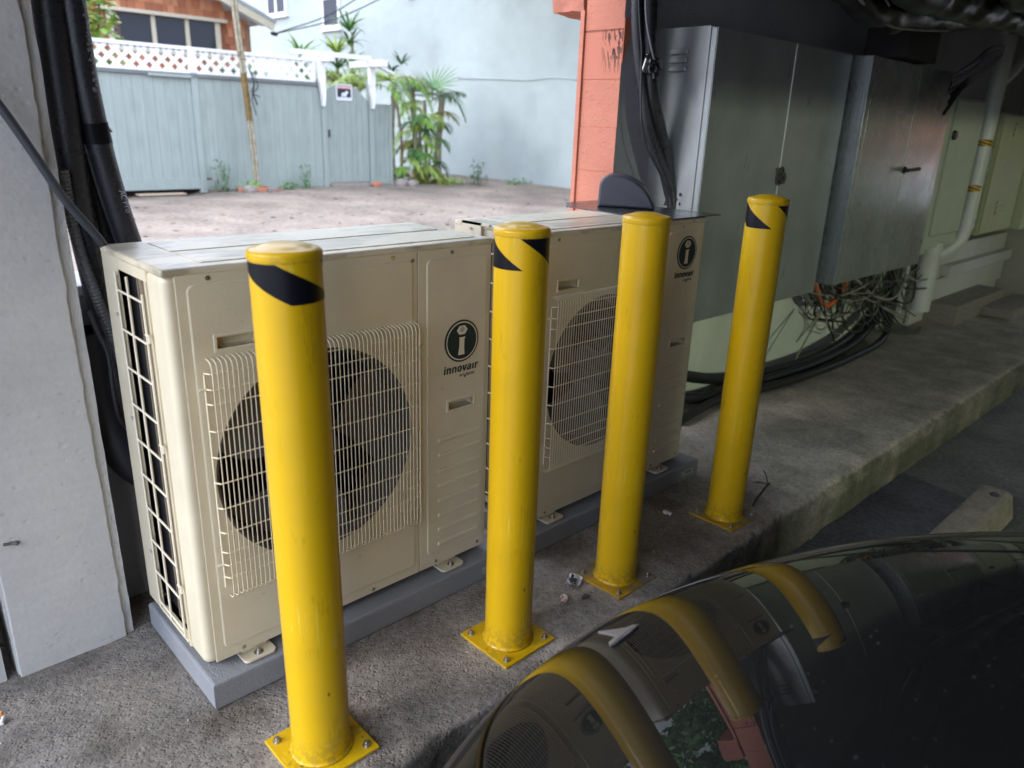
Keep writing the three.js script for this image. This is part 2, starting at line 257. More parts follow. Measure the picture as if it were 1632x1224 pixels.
{ // white plastered pillar on the left
  const t = thing('plastered_pillar', 'wide white plastered pillar with ragged plaster edges at the far left', 'pillar', [.35, 0, -2.3]);
  const s = new THREE.Shape(); const edge = (y, k) => .127 + .012 * sstep(1.2, .1, y) + .006 * (fbm(y * 20, k, 3, 261) - .5) + .004 * (fbm(y * 70, k, 2, 262) - .5);
  s.moveTo(-.147, -.02); for (let i = 0; i <= 120; i++) { const y = i / 120 * 2.36; s.lineTo(edge(y, 2) - .006, y); } for (let i = 120; i >= 0; i--) { const y = i / 120 * 2.36; s.lineTo(-.134 - .004 * fbm(y * 25, 7, 3, 263), y); }
  part('plaster_coat', ext(s, .03, .003, .16), M.plaster, t);
  part('pillar_core', jitter(new THREE.BoxGeometry(.298, CEIL + .02, .40, 4, 60, 2).translate(-.001, CEIL / 2 - .01, -.02).applyMatrix4(new THREE.Matrix4().set(1, -.008, 0, .010, 0, 1, 0, 0, 0, 0, 1, 0, 0, 0, 0, 1)), .005, 14), M.plasterRough, t);
  const nail = [rod([-.10, .405, .19], [-.085, .403, .205], .005, 8), rod([-.115, .407, .1955], [-.08, .402, .1955], .004, 6)];
  part('nail_stub', nail, S(lin(.12, .10, .09), .7), t);
}
struct('wall_left', bx(-.02, .183, -.1, CEIL, -2.5, -2.118), M.plaster, 'white wall continuing left of the pillar');
{ // painted block wall: orange outside and on the end, grey inside
  const t = thing('block_wall', 'painted block wall, orange on its end face and grey inside', 'wall', [2.805, 0, -2.40]);
  const chipTex = tex(512, (u, v) => { const c = Math.pow(clamp(1.2 - Math.abs(u - .80) * 3.4), 1) * clamp(v * 1.6 - .1); const sc = sstep(.50, .60, fbm(u * 34 + v * 6, v * 7, 4, 271)) * c; const e = v > .965 ? .25 : 0; return [.775 * (1 - .80 * sc - e), .49 * (1 - .68 * sc - e), .402 * (1 - .6 * sc - e)]; });
  const uvEnd = (g) => { const uv = g.attributes.uv; for (let k = 4; k < 8; k++) uv.setXY(k, (k % 2 ? 1 : 0), k < 6 ? 1 : 0); return g; };
  const chipped = S(lin(.95, .95, .95), .9, { map: chipTex, bumpMap: chipTex, bumpScale: .012 });
  let y = -.1; const hs = [.18, .2, .2, .2, .2, .2, .2, .195, .205, .205, .2, .2, .2];
  hs.forEach((h, i) => {
    const top = Math.min(y + h, CEIL), g = bx(0 + .002 * (hash2(i, 1, 3) - .5), .40, y + .0012, top - .0012, -.11, .11); const chipRow = y < 1.75 && top > 1.83;
    if (chipRow) uvEnd(g);
    part('block', g, [M.greyWall, chipRow ? chipped : M.orange, M.orange, M.orange, M.greyWall, M.orange], t); y = top;
  });
  part('mortar', bx(.0022, .396, -.1, CEIL, -.1075, .1075), [M.greyWall, M.mortarOrange, M.mortarOrange, M.mortarOrange, M.greyWall, M.mortarOrange], t);
  const s = new THREE.Shape(); s.moveTo(0, 1.925); s.lineTo(.048, 1.93); s.lineTo(.044, 1.87); s.lineTo(.030, 1.80); s.lineTo(.022, 1.795); s.lineTo(.016, 1.77); s.lineTo(0, 1.745);
  part('broken_corner', jitter(ext(s, .004, .0015, .1085), .003, 30), M.mortarOrange, t);
  part('grey_run', bx(.402, 6.2, -.1, CEIL, -.11, .108), M.greyWall, t);
  part('lit_wall_band', bx(.41, 6.2, -.05, .95, .108, .113), M.litGreenWall, t);  // green-tinted skin painting the greenish light on the lower wall
  part('corner_trim', bx(-.012, .02, 0, 1.97, -.135, -.112), M.orange, t);
}
{ // lintel over the opening with a crumbling orange ledge outside
  const t = thing('orange_lintel', 'crumbling orange rendered lintel with a white strip over the opening', 'lintel', [1.6, OPEN_TOP, -2.41]);
  part('beam', jitter(bx(-2.0, 1.23, .50, CEIL - OPEN_TOP, -.11, .11), .004, 5), [M.greyWall, M.orange, M.orange, M.orange, M.greyWall, M.orange], t);
  part('ledge', jitter(new THREE.BoxGeometry(.7, .17, .20, 24, 4, 6).translate(1.55, .09, -.215), .028, 11), M.orange, t);
  part('strip', rod([1.225, -.012, -.13], [1.225, .06, .12], .008, 6), M.white, t);
}
// ---------------------------------------------------------------- added unseen greenish lamp for the light on the right end of the walkway
{
  const t = thing('added_floodlight', 'added unseen greenish floodlight on the opposite garage wall, behind the camera', 'lamp', [2.3, 2.12, 6.96]);
  part('housing', rb(-.17, .17, -.11, .11, -.09, .03, .015), S(lin(.15, .15, .15), .6), t);
  part('lamp_glass', bx(-.14, .14, -.08, .08, -.096, -.0905), S(lin(.2, .25, .15), .4, { emissive: lin(.75, 1, .5), emissiveIntensity: 6 }), t);
  const L = new THREE.RectAreaLight(lin(.88, 1, .70), 430, .28, .16); L.position.set(2.3, 2.12, 6.85); L.lookAt(3.4, .6, -2.3); scene.add(L);
}
// ---------------------------------------------------------------- outdoor condensing units
const font = await new FontLoader().loadAsync('fonts/droid/droid_sans_bold.typeface.json');
const fontR = await new FontLoader().loadAsync('fonts/droid/droid_sans_regular.typeface.json');
const text3 = (str, size, depth, f = font) => { const g = new TextGeometry(str, { font: f, size, depth, curveSegments: 4, bevelEnabled: false }); g.computeBoundingBox(); return g; };
M.acFront = P(lin(.78, .69, .495), .42, { map: rep(T.paint, .9), bumpMap: rep(T.paintBump, .25), bumpScale: .0006, clearcoat: .35, clearcoatRoughness: .22 });
M.acWhite = P(lin(.78, .69, .495), .4, { map: rep(T.paint, .7), clearcoat: .3, clearcoatRoughness: .25 });
M.acTop = P(lin(.82, .755, .60), .38, { map: rep(T.stain, 1.0), clearcoat: .2, clearcoatRoughness: .2 });
M.wire = S(lin(.78, .69, .495), .45);
M.wireWhite = S(lin(.76, .69, .53), .45);
M.black = S(lin(.012, .012, .013), .7);
M.blackPlastic = S(lin(.02, .02, .022), .55);
M.fan = S(lin(.10, .10, .10), .45);
M.coil = S(lin(.27, .205, .135), .7, { bumpMap: rep(T.brushed, .04, .5), bumpScale: .002 });
M.logo = S(lin(.012, .03, .034), .5);
M.steel = S(lin(.48, .46, .43), .38, { metalness: .9, roughnessMap: T.rough });
M.zinc = S(lin(.62, .62, .60), .45, { metalness: .7 });
M.pad = S(lin(.27, .275, .285), .75, { map: rep(T.paint, .4), bumpMap: rep(T.concreteBump, .4), bumpScale: .002 });
const W = .959, H = 1.048, D = .412, FX = .363, FY = .538, FR = .287, B0 = .022;   // unit size; fan centre relative to the foot of the unit
const pocket = (x0, x1, y0, y1, d) => [bx(x0, x1, y0, y1, -d - .002, -d), bx(x0 - .002, x0, y0, y1, -d, 0), bx(x1, x1 + .002, y0, y1, -d, 0), bx(x0, x1, y1, y1 + .002, -d, 0), bx(x0, x1, y0 - .002, y0, -d, 0)];
function makeUnit() {
  const t = thing('outdoor_air_conditioner', 'left outdoor air conditioner with a cream front, nearest the white pillar', 'air conditioner', [.562, .08, -1.692], 'outdoor air conditioners along the walkway');
  const topY = B0 + H;                       // local y of the very top
  // front fan panel: sheet with fan hole and handle hole, and a raised embossed field
  const holes = (s) => { const h = new THREE.Path(); h.absarc(FX, FY, FR, 0, Math.PI * 2, true); s.holes.push(h); rrect(s, .106, .204, .874, .902, .003, true); return s; };
  const s1 = new THREE.Shape(); s1.moveTo(.027, B0 + .004); s1.lineTo(.680, B0 + .004); s1.lineTo(.680, topY - .012); s1.lineTo(.027, topY - .012); holes(s1);
  const g1 = ext(s1, .006, .0015, -.006, 48);
  const s2 = rrect(new THREE.Shape(), .050, .664, .058, 1.030, .018); holes(s2);
  const fanPanel = part('fan_panel', [g1, ext(s2, .0015, .0035, 0, 48)], M.acFront, t);
  // service panel with ribs
  const s3 = new THREE.Shape(); s3.moveTo(.6835, B0 + .004); s3.lineTo(W - .010, B0 + .004); s3.lineTo(W - .010, topY - .012); s3.lineTo(.6835, topY - .012); rrect(s3, .792, .891, .556, .581, .003, true);
  const s4 = rrect(new THREE.Shape(), .712, .938, .072, 1.024, .016); rrect(s4, .792, .891, .556, .581, .003, true);
  const svc = part('service_panel', [ext(s3, .006, .0015, -.006), ext(s4, .0012, .0035, 0)], M.acFront, t);
  for (let k = 0; k < 8; k++) part('rib', ext(rrect(new THREE.Shape(), .752, .924, .457 - k * .052, .473 - k * .052, .0078), .001, .0035, .0048, 6), M.acFront, svc);
  // finger recesses
  const ring = (x0, x1, y0, y1) => { const s = rrect(new THREE.Shape(), x0 - .008, x1 + .008, y0 - .008, y1 + .008, .004); rrect(s, x0, x1, y0, y1, .002, true); return ext(s, .002, .0015, .004, 4); };
  part('handle_recess', [...pocket(.106, .204, .874, .902, .03), ring(.106, .204, .874, .902)], M.acFront, t);
  part('handle_recess', [...pocket(.792, .891, .556, .581, .03), ring(.792, .891, .556, .581)], M.acFront, t);
  // white corner post, sides and back
  part('corner_post', [rb(0, .050, B0, topY - .012, -.108, -.0006, .022, 5), bx(.001, .02, B0 + .004, topY - .014, -.116, -.107)], M.acWhite, t);
  part('rear_post', [bx(0, .003, B0 + .01, topY - .012, -D, -.296), bx(.003, .02, B0 + .01, topY - .012, -D, -D + .004), rod([-.002, B0 + .05, -.302], [-.002, topY - .06, -.302], .004)], M.acWhite, t);
  part('side_header', bx(.0015, .012, topY - .045, topY - .012, -.30, -.10), M.acWhite, t);
  part('side_sill', [bx(.002, .012, B0 + .006, B0 + .026, -.30, -.10), rb(-.004, .01, B0 + .016, B0 + .024, -.31, -.11, .002)], M.acWhite, t);
  part('end_panel', rb(W - .012, W, B0 + .002, topY - .012, -D, -.0005, .006, 3), M.acWhite, t);
  part('back_panel', bx(.014, W - .013, B0 + .004, topY - .014, -D, -D + .004), M.acWhite, t);
  // top cover with a lip and two pressed lines
  const cap = part('top_cover', [rb(-.002, W + .002, topY - .020, topY, -D - .004, .004, .008, 4), rb(.10, W - .04, topY - .003, topY + .0025, -D + .04, -.215, .0025), rb(.10, W - .04, topY - .003, topY + .0025, -.195, -.035, .0025)], M.acTop, t);
  // coil seen through the side guard
  part('coil', [bx(.022, .03, B0 + .02, topY - .03, -.238, -.112), ...Array.from({ length: 3 }, (_, k) => rod([.021, B0 + .03, -.165 - k * .030], [.021, topY - .05, -.165 - k * .030], .0025))], M.coil, t);
  part('dark_interior', [bx(.032, .038, B0 + .02, topY - .03, -D + .0045, -.20), bx(.03, .68, B0 + .02, topY - .03, -D + .03, -D + .036), bx(.0035, .036, B0 + .02, topY - .03, -D + .0045, -D + .007), bx(.68, .684, B0 + .02, topY - .03, -D + .03, -.008)], M.black, t);
  // wire guard on the side
  const sg = part('side_guard', [rod([-.006, B0 + .03, -.216], [-.006, topY - .05, -.216], .0032), rod([-.006, B0 + .03, -.118], [-.006, topY - .075, -.118], .003), rod([-.006, B0 + .03, -.298], [-.006, topY - .05, -.298], .003)], M.wireWhite, t);
  for (let k = 0; k < 10; k++) { const y = .976 - k * .1 - (k > 0 ? .0 : 0); part('guard_wire', rod([-.007, y, -.30], [-.007, y, -.117], .003), M.wireWhite, sg); }
  for (const y of [.90, .62, .22]) { part('hook', [rod([-.008, y, -.118], [-.008, y, -.098], .0035), rod([-.008, y, -.098], [-.008, y - .016, -.096], .0035)], M.wireWhite, sg); part('hook', rod([-.008, y + .01, -.302], [-.008, y + .01, -.318], .0045), M.zinc, sg); }
  // fan shroud, fan and motor
  const prof = [[FR + .004, .0045], [FR, .006], [FR - .006, .0], [FR - .010, -.02], [FR - .008, -.13]].map(([r, z]) => new THREE.Vector2(r, z));
  const sh = new THREE.LatheGeometry(prof, 72); sh.rotateX(Math.PI / 2); sh.translate(FX, FY, 0);
  part('fan_shroud', sh, S(lin(.10, .095, .085), .6, { side: THREE.DoubleSide }), t);
  const fan = part('fan_hub', (() => { const g = new THREE.CylinderGeometry(.062, .075, .07, 32); g.rotateX(Math.PI / 2); g.translate(FX, FY, -.06); return g; })(), M.fan, t);
  for (let b = 0; b < 3; b++) {
    const pos = [], idx = [], nr = 10, na = 14;
    for (let i = 0; i <= nr; i++) for (let j = 0; j <= na; j++) { const r = mix(.06, FR - .018, i / nr), sweep = .35 * (i / nr), wdt = mix(.55, 1.35, Math.sin(i / nr * 1.9)), a = b * Math.PI * 2 / 3 + .5 - sweep + (j / na - .5) * wdt; pos.push(FX + r * Math.cos(a), FY + r * Math.sin(a), -.065 + (j / na - .5) * .075 - .012 * Math.sin(j / na * Math.PI)); }
    for (let i = 0; i < nr; i++) for (let j = 0; j < na; j++) { const a = i * (na + 1) + j; idx.push(a, a + na + 1, a + 1, a + 1, a + na + 1, a + na + 2); }
    const g = new THREE.BufferGeometry(); g.setAttribute('position', new THREE.Float32BufferAttribute(pos, 3)); g.setIndex(idx); g.computeVertexNormals();
    part('fan_blade', g, S(lin(.11, .11, .112), .45, { side: THREE.DoubleSide }), t);
  }
  // wire guard before the fan
  const gx0 = .066, gx1 = .668, gy0 = .222, gy1 = .852, gz = .034;
  const hy = [.826, .787, .750, .682, .614, .546, .478, .410, .354, .318, .282], bars = [];
  for (const y of hy) { const wide = y === .787 || y === .318; bars.push(rod([gx0 + .006, y, gz], [gx1 - .004, y, gz], .0019)); bars.push(rod([gx0 + .006, y, gz], [gx0 - .002, y, gz - .016], .0022)); if (wide) bars.push(rod([gx0 - .016, y, gz - .016], [gx0, y, gz - .014], .0032), rod([gx1 - .006, y, gz], [gx1 + .018, y, gz - .018], .0028)); }
  bars.push(rod([gx0 - .002, gy0 + .03, gz - .016], [gx0 - .002, gy1 - .03, gz - .016], .0026), rod([gx1 + .002, gy0 + .03, gz - .012], [gx1 + .002, gy1 - .03, gz - .012], .0026));
  const gd = part('fan_guard', bars, M.wire, t);
  const vw = join([tube([[0, gy0 - .004, .006], [0, gy0, gz - .006], [0, gy0 + .012, gz + .002], [0, gy0 + .05, gz + .003]], .0015, 8, 5), rod([0, gy0 + .05, gz + .003], [0, gy1 - .05, gz + .003], .0015, 5), tube([[0, gy1 - .05, gz + .003], [0, gy1 - .012, gz + .002], [0, gy1, gz - .006], [0, gy1 + .004, .006]], .0017, 8, 5)].map(clean));
  for (let k = 0; k < 49; k++) { const m = part('wire', vw, M.wire, gd); m.position.x = gx0 + .010 + k * (gx1 - gx0 - .016) / 48; }
  // badge
  const bd = new THREE.Group(); bd.name = 'badge'; bd.position.set(.840, .770, .0062); t.add(bd);
  const disc = new THREE.CylinderGeometry(.0655, .0655, .0012, 56); disc.rotateX(Math.PI / 2);
  part('badge_disc', disc, M.logo, bd);
  const rg = new THREE.RingGeometry(.0565, .060, 64); rg.translate(0, 0, .0014); part('badge_ring', rg, M.wireWhite, bd);
  const ib = new THREE.Shape(); ib.moveTo(-.015, -.043); ib.lineTo(.010, -.043); ib.lineTo(.0085, -.02); ib.lineTo(.0095, .006); ib.lineTo(.014, .012); ib.lineTo(-.010, .012); ib.lineTo(-.0105, -.015);
  const hex = new THREE.Shape(); for (let k = 0; k < 6; k++) { const a = k * Math.PI / 3; hex[k ? 'lineTo' : 'moveTo'](.021 * Math.cos(a), .034 + .0155 * Math.sin(a)); }
  part('badge_letter', [new THREE.ShapeGeometry(ib).translate(0, 0, .0016), new THREE.ShapeGeometry(hex).translate(0, 0, .0016)], M.wireWhite, bd);
  const hx = new THREE.CircleGeometry(.009, 20); hx.translate(0, .036, .002); part('badge_letter', hx, S(lin(.45, .44, .36), .5), bd);
  const shear = (g, k) => g.applyMatrix4(new THREE.Matrix4().set(1, k, 0, 0, 0, 1, 0, 0, 0, 0, 1, 0, 0, 0, 0, 1));
  const w1 = shear(text3('innova', .0215, .0006), .12), w2 = shear(text3('\u0131r', .0215, .0006), .12), wd = w1.boundingBox.max.x + .001; w2.translate(wd, 0, 0);
  const word = join([w1, w2].map(clean)); word.computeBoundingBox(); { const k = .134 / (word.boundingBox.max.x - word.boundingBox.min.x); word.scale(k, 1.12, 1); word.translate(-.071, -.0965, 0); }
  part('lettering', word, M.logo, bd);
  const inv1 = shear(text3('IN', .0075, .0005, fontR), .2), inv2 = shear(text3('ERTER', .0075, .0005, fontR), .2); inv1.translate(-.008, -.1135, 0); inv2.translate(.022, -.1135, 0);
  part('lettering', [inv1, inv2, rod([.009, -.106, .0005], [.013, -.1185, .0005], .0011), rod([.013, -.1185, .0005], [.022, -.105, .0005], .0011)], M.logo, bd);
  // screws, feet
  const screw = cyl(.0055, .0062, .003, 0, 0, 0, 10); screw.rotateX(Math.PI / 2);
  for (const [x, y] of [[.10, topY - .028], [.60, topY - .028], [.803, topY - .030], [.101, .039], [.509, .038], [.746, .040], [.922, .045], [.664, topY - .042]]) { const m = part('screw', screw, M.steel, t); m.position.set(x, y, .002); }
  for (const x of [.135, .80]) { const f = part('mounting_foot', ext(rrect(new THREE.Shape(), x - .045, x + .045, -.05, .05, .014), .005, .001), M.acWhite, t); f.geometry.rotateX(-Math.PI / 2); f.geometry.translate(0, .004, -.018); part('foot_riser', bx(x - .035, x + .035, .008, B0 + .006, -.06, -.012), M.acWhite, t); part('anchor_bolt', [cyl(.012, .012, .002, x, .011, .012, 16), cyl(.0075, .0075, .008, x, .016, .012, 6), cyl(.004, .004, .014, x, .02, .012, 8)], M.steel, t); }
  part('base_rail', bx(.02, W - .02, .008, B0 + .006, -D + .03, -.03), M.black, t);
  return t;
}
const unit1 = makeUnit(); 
{
  const u = unit1.clone(); u.name = numbered('outdoor_air_conditioner'); scene.add(u); u.position.set(1.721, .08, -1.692);
  tag(u, 'right outdoor air conditioner, topped by the dark metal sheet and rounded cover', 'air conditioner', 'outdoor air conditioners along the walkway');
  u.traverse((o) => { if (o.name === 'badge') o.position.y = .938; });
}
const unit2 = scene.children[scene.children.length - 1];
unit1.scale.x = 1.008;
{ // bracket showing at the left end of the second unit
  part('end_bracket', [bx(-.012, -.004, B0 + H - .075, B0 + H + .002, -.36, -.26), bx(-.012, .0, B0 + H - .006, B0 + H + .002, -.39, -.22), bx(-.02, -.012, B0 + H - .07, B0 + H - .04, -.33, -.315), bx(-.02, -.012, B0 + H - .07, B0 + H - .04, -.285, -.27)], M.acWhite, unit2);
  part('screw', [cyl(.005, .005, .006, 0, 0, 0, 10).rotateZ(Math.PI / 2).translate(-.015, B0 + H - .02, -.31)], M.steel, unit2);
}
// pads
const labelTex = tex(256, (u, v) => { if (u < .03 || u > .97 || v < .06 || v > .94) return grey(.75); if (u > .34 && u < .9 && v > .48 && v < .8) { const q = (u * 26) % 1; return grey(q < .22 ? .75 : .08); } if (u < .3 && v < .6 && ((u * 30) % 1 < .5 && (v * 9) % 1 < .5)) return grey(.25); if (u > .4 && u < .85 && v > .18 && v < .34 && (u * 40) % 1 < .6) return grey(.35); return grey(.72); }, true, 64);
function pad(x0, x1, label) {
  const t = thing('equipment_pad', label, 'equipment pad', [x0, 0, -1.642], 'grey equipment pads under the outdoor units'), w = x1 - x0;
  const s = new THREE.Shape(); s.moveTo(0, 0); s.lineTo(w, 0); s.lineTo(w, .47); s.lineTo(0, .47);
  const g = ext(s, .066, .007, 0); g.rotateX(-Math.PI / 2); g.translate(0, .007, 0); part('pad_slab', g, M.pad, t);
  const st = bx(0, .088, 0, .026, 0, .0006); { const uv = st.attributes.uv; for (let k = 16; k < 20; k++) uv.setXY(k, (uv.getX(k)) / .088, (uv.getY(k)) / .026); } st.translate(w - .125, .024, .0); part('sticker', st, S(lin(.9, .9, .88), .5, { map: labelTex }), t);
  return t;
}
pad(.556, 1.602, 'grey pad under the left outdoor unit, its bare corner facing the pillar');
pad(1.712, 2.765, 'grey pad under the right outdoor unit, ending beside the fourth post');
{ // dark metal sheet and rounded cover on the second unit
  const t = thing('metal_sheet', 'dark grey metal sheet lying over the right end of the second outdoor unit', 'metal sheet', [2.56, 1.153, -1.9]);
  const sh = new THREE.Shape(); sh.moveTo(-.20, -.215); sh.lineTo(.215, -.215); sh.lineTo(.215, .42); sh.lineTo(-.03, .42); sh.lineTo(-.16, .30);
  const g = ext(sh, .0025, .0006); g.rotateX(-Math.PI / 2); part('sheet', g, S(lin(.14, .145, .16), .35, { metalness: .8, roughnessMap: rep(T.rough, .6), map: rep(T.stain, .8) }), t);
  const c = thing('pipe_cover', 'dark grey plastic quarter-round pipe cover standing on the metal sheet', 'pipe cover', [2.60, 1.157, -2.04]);
  const s = new THREE.Shape(); s.moveTo(-.118, 0); s.lineTo(-.115, .085); s.quadraticCurveTo(-.112, .128, -.07, .132); s.quadraticCurveTo(-.02, .134, .02, .117); s.quadraticCurveTo(.10, .08, .122, 0);
  const cg = new THREE.ExtrudeGeometry(s, { depth: .15, bevelEnabled: true, bevelThickness: .014, bevelSize: .012, bevelOffset: -.012, bevelSegments: 5, curveSegments: 24 }).translate(0, 0, -.13); const m = part('cover_shell', cg, S(lin(.045, .045, .06), .42, { bumpMap: rep(T.paintBump, .1), bumpScale: .0006 }), c); c.rotation.y = THREE.MathUtils.degToRad(-55);
}
// ---------------------------------------------------------------- bollards
const yellowTex = tex(1024, (u, v) => { // one turn of a post by its whole height: paint, chips, rubbed scratches, dust splashed on the foot
  const a = fbm(u * 5, v * 12, 5, 301, 5), chip = Math.pow(pits(u, v, 60, 303, .0025), 1.5), scr = sstep(.66, .74, fbm(u * 90, v * 22, 3, 305, 90)) * sstep(.56, .66, fbm(u * 6, v * 9, 4, 306, 6)), rub = sstep(.60, .72, fbm(u * 9, v * 11, 5, 309, 9)) * sstep(.45, .6, fbm(u * 110, v * 60, 2, 310, 110));
  const foot = sstep(.075, .0, v - .05 * (fbm(u * 8, v * 20, 4, 311, 8) - .4)) * sstep(.40, .55, fbm(u * 50, v * 120, 3, 312, 50));
  const k = .985 + .05 * (a - .5) - .06 * rub, w = clamp(.35 * scr), d = clamp(chip), f = .38 * foot;
  const mx = (y, sc, ch, du) => mix(mix(mix(y * k, sc, w), ch, d), du, f);
  return [mx(.868, .90, .22, .52), mx(.691, .84, .17, .46), mx(.062, .55, .12, .33)];
});
M.yellow = P(lin(1, 1, 1), .42, { map: rep(yellowTex, .44, 1.25), clearcoat: .35, clearcoatRoughness: .1, specularIntensity: .6 });
M.yellowPlate = P(lin(.97, 1, 1), .45, { map: rep(yellowTex, .5, .9), clearcoat: .2, clearcoatRoughness: .3, specularIntensity: .6 });
const dustTex = tex(256, (u, v) => { const m = sstep(.48, .64, fbm(u * 5, v * 5, 4, 311)) * sstep(0, .12, Math.min(u, v, 1 - u, 1 - v) + .06); const k = .9 + .2 * (fbm(u * 40, v * 40, 2, 312) - .5); return [mix(.90, .60, m) * k, mix(.70, .565, m) * k, mix(.13, .50, m) * k]; });
M.dustyPlate = S(lin(.86, .84, .82), .85, { map: dustTex });
M.tape = P(lin(.006, .006, .009), .4, { specularIntensity: .45 });
function makeBollard() {
  const t = thing('bollard', 'nearest yellow steel bollard with one black slanted stripe, before the left fan', 'bollard', [BOL[0][0], 0, BOL[0][1]], 'yellow steel bollards guarding the outdoor units');
  const pipe = new THREE.LatheGeometry([[.070, .006], [.078, .009], [.075, .013], [.070, .018], [.070, .35], [.070, .7], [.070, 1.216]].map(([r, y]) => new THREE.Vector2(r, y)), 72);
  { const uv = pipe.attributes.uv, p = pipe.attributes.position; for (let i = 0; i < uv.count; i++) uv.setXY(i, uv.getX(i) * .44, p.getY(i)); }
  part('pipe', pipe, M.yellow, t);
  const cp = []; for (let i = 0; i <= 12; i++) { const a = i / 12 * Math.PI / 2; cp.push([.058 * 0 + .0722 - .018 + .018 * Math.cos(a * .999), 1.2255 + .010 * Math.sin(a)]); } // rounded shoulder
  const cap = new THREE.LatheGeometry([[.0708, 1.2135], [.0722, 1.215], [.0722, 1.2255], ...cp.slice(1), [.046, 1.2385], [.034, 1.2418], [.018, 1.2437], [0, 1.2443]].map(([r, y]) => new THREE.Vector2(r, y)), 72);
  part('cap', cap, M.yellow, t);
  part('base_plate', rb(-.1016, .1016, 0, .0085, -.1016, .1016, .0018), M.yellowPlate, t);
  for (const [x, z] of [[-1, -1], [1, -1], [1, 1], [-1, 1]]) part('bolt', [cyl(.0105, .0105, .002, x * .079, .0095, z * .079, 18), cyl(.0085, .0085, .008, x * .079, .0135, z * .079, 6), cyl(.0045, .005, .006, x * .079, .019, z * .079, 10)], M.steel, t);
  return t;
}
const bol = [makeBollard()];
for (const [k, label] of [[1, 'second yellow bollard, with two black stripe pieces, between the two outdoor units'], [2, 'third yellow bollard, without stripes, its dusty plate beside the crumpled wrapper'], [3, 'fourth yellow bollard, farthest and rightmost, before the grey electrical cabinets']]) { const c = bol[0].clone(); c.name = numbered('bollard'); c.position.set(BOL[k][0], 0, BOL[k][1]); c.userData = { ...c.userData, label }; scene.add(c); bol.push(c); }
bol[2].children.find((c) => c.name === 'base_plate').material = M.dustyPlate; bol[3].children.find((c) => c.name === 'base_plate').material = M.dustyPlate;
function tape(k, a0, a1, shift, y0 = 1.134, y1 = 1.212) { // a0..a1 degrees at the top edge, to the right seen from the camera
  const [x, z] = BOL[k], L = Math.hypot(x, z), f = [x / L, z / L], r = [-f[1], f[0]], pos = [], idx = [], na = 36, nh = 40, R = .0706;
  for (let j = 0; j <= nh; j++) for (let i = 0; i <= na; i++) { const v = j / nh, a = THREE.MathUtils.degToRad(mix(a0, a1, i / na) + shift * (1 - v)); const c = Math.cos(a), s = Math.sin(a); pos.push(R * (-f[0] * c + r[0] * s), mix(y0, y1, v), R * (-f[1] * c + r[1] * s)); }
  for (let j = 0; j < nh; j++) for (let i = 0; i < na; i++) { const a = j * (na + 1) + i; idx.push(a, a + 1, a + na + 1, a + 1, a + na + 2, a + na + 1); }
  const g = new THREE.BufferGeometry(); g.setAttribute('position', new THREE.Float32BufferAttribute(pos, 3)); g.setIndex(idx); g.computeVertexNormals();
  part('black_stripe', g, M.tape, bol[k]);
}
bol[0].rotation.z = .013; bol[1].rotation.z = .004; bol[2].rotation.z = .004; bol[3].scale.y = 1.022;
tape(0, -112, -15, 117); tape(0, 68, 165, 117);
tape(1, -3, 92, 92); tape(1, -183, -88, 92);
tape(3, 28, 118, 92); tape(3, -152, -72, 92);
{ // print and tag on the nearest plate
  const g = text3('VEVOR', .021, .0004); g.rotateX(-Math.PI / 2); g.rotateY(-Math.PI / 2); g.translate(-.074, .0087, -.035);
  part('lettering', g, M.black, bol[0]);
  part('paper_tag', bx(-.066, -.052, .0087, .0093, -.034, .018), S(lin(.72, .58, .55), .8), bol[0]);
}
// ---------------------------------------------------------------- electrical cabinets on the right
M.cabinet = S(lin(.40, .425, .425), .5, { metalness: .3, map: rep(T.brushed, .9, .9), roughnessMap: rep(T.brushedRough, .9, .9) });
M.cabinetB = S(lin(.38, .405, .40), .42, { metalness: .42, map: rep(T.brushed, .8, .8), roughnessMap: rep(T.brushedRough, .8, .8) });
M.cabSide = S(lin(.60, .605, .62), .5, { metalness: .05, map: rep(T.paint, .8), roughnessMap: T.rough });
M.locker = S(lin(.50, .54, .44), .6, { map: rep(T.paint, .6) });
M.lockerY = S(lin(.46, .47, .30), .6, { map: rep(T.paint, .6) });
M.pvc = S(lin(.66, .66, .62), .4, { map: rep(T.paint, .5) });
M.rubber = S(lin(.018, .018, .022), .5, { bumpMap: rep(T.paintBump, .12), bumpScale: .001 });
M.foam = S(lin(.026, .026, .032), .42, { bumpMap: rep(T.paintBump, .1), bumpScale: .0012, roughnessMap: rep(T.rough, .3) });
const louvre = (x, y0, y1, z0, z1, out) => { // stamped louvre on a plane of constant x, hood bulging towards -x
  const s = new THREE.Shape(); s.moveTo(0, 0); s.lineTo(z1 - z0, 0); s.quadraticCurveTo(z1 - z0, y1 - y0, z1 - z0 - .018, y1 - y0); s.lineTo(.018, y1 - y0); s.quadraticCurveTo(0, y1 - y0, 0, 0);
  const g = ext(s, .004, .004, 0, 6); g.rotateY(-Math.PI / 2); g.translate(x - out + .004, y0, z0); return g;
};
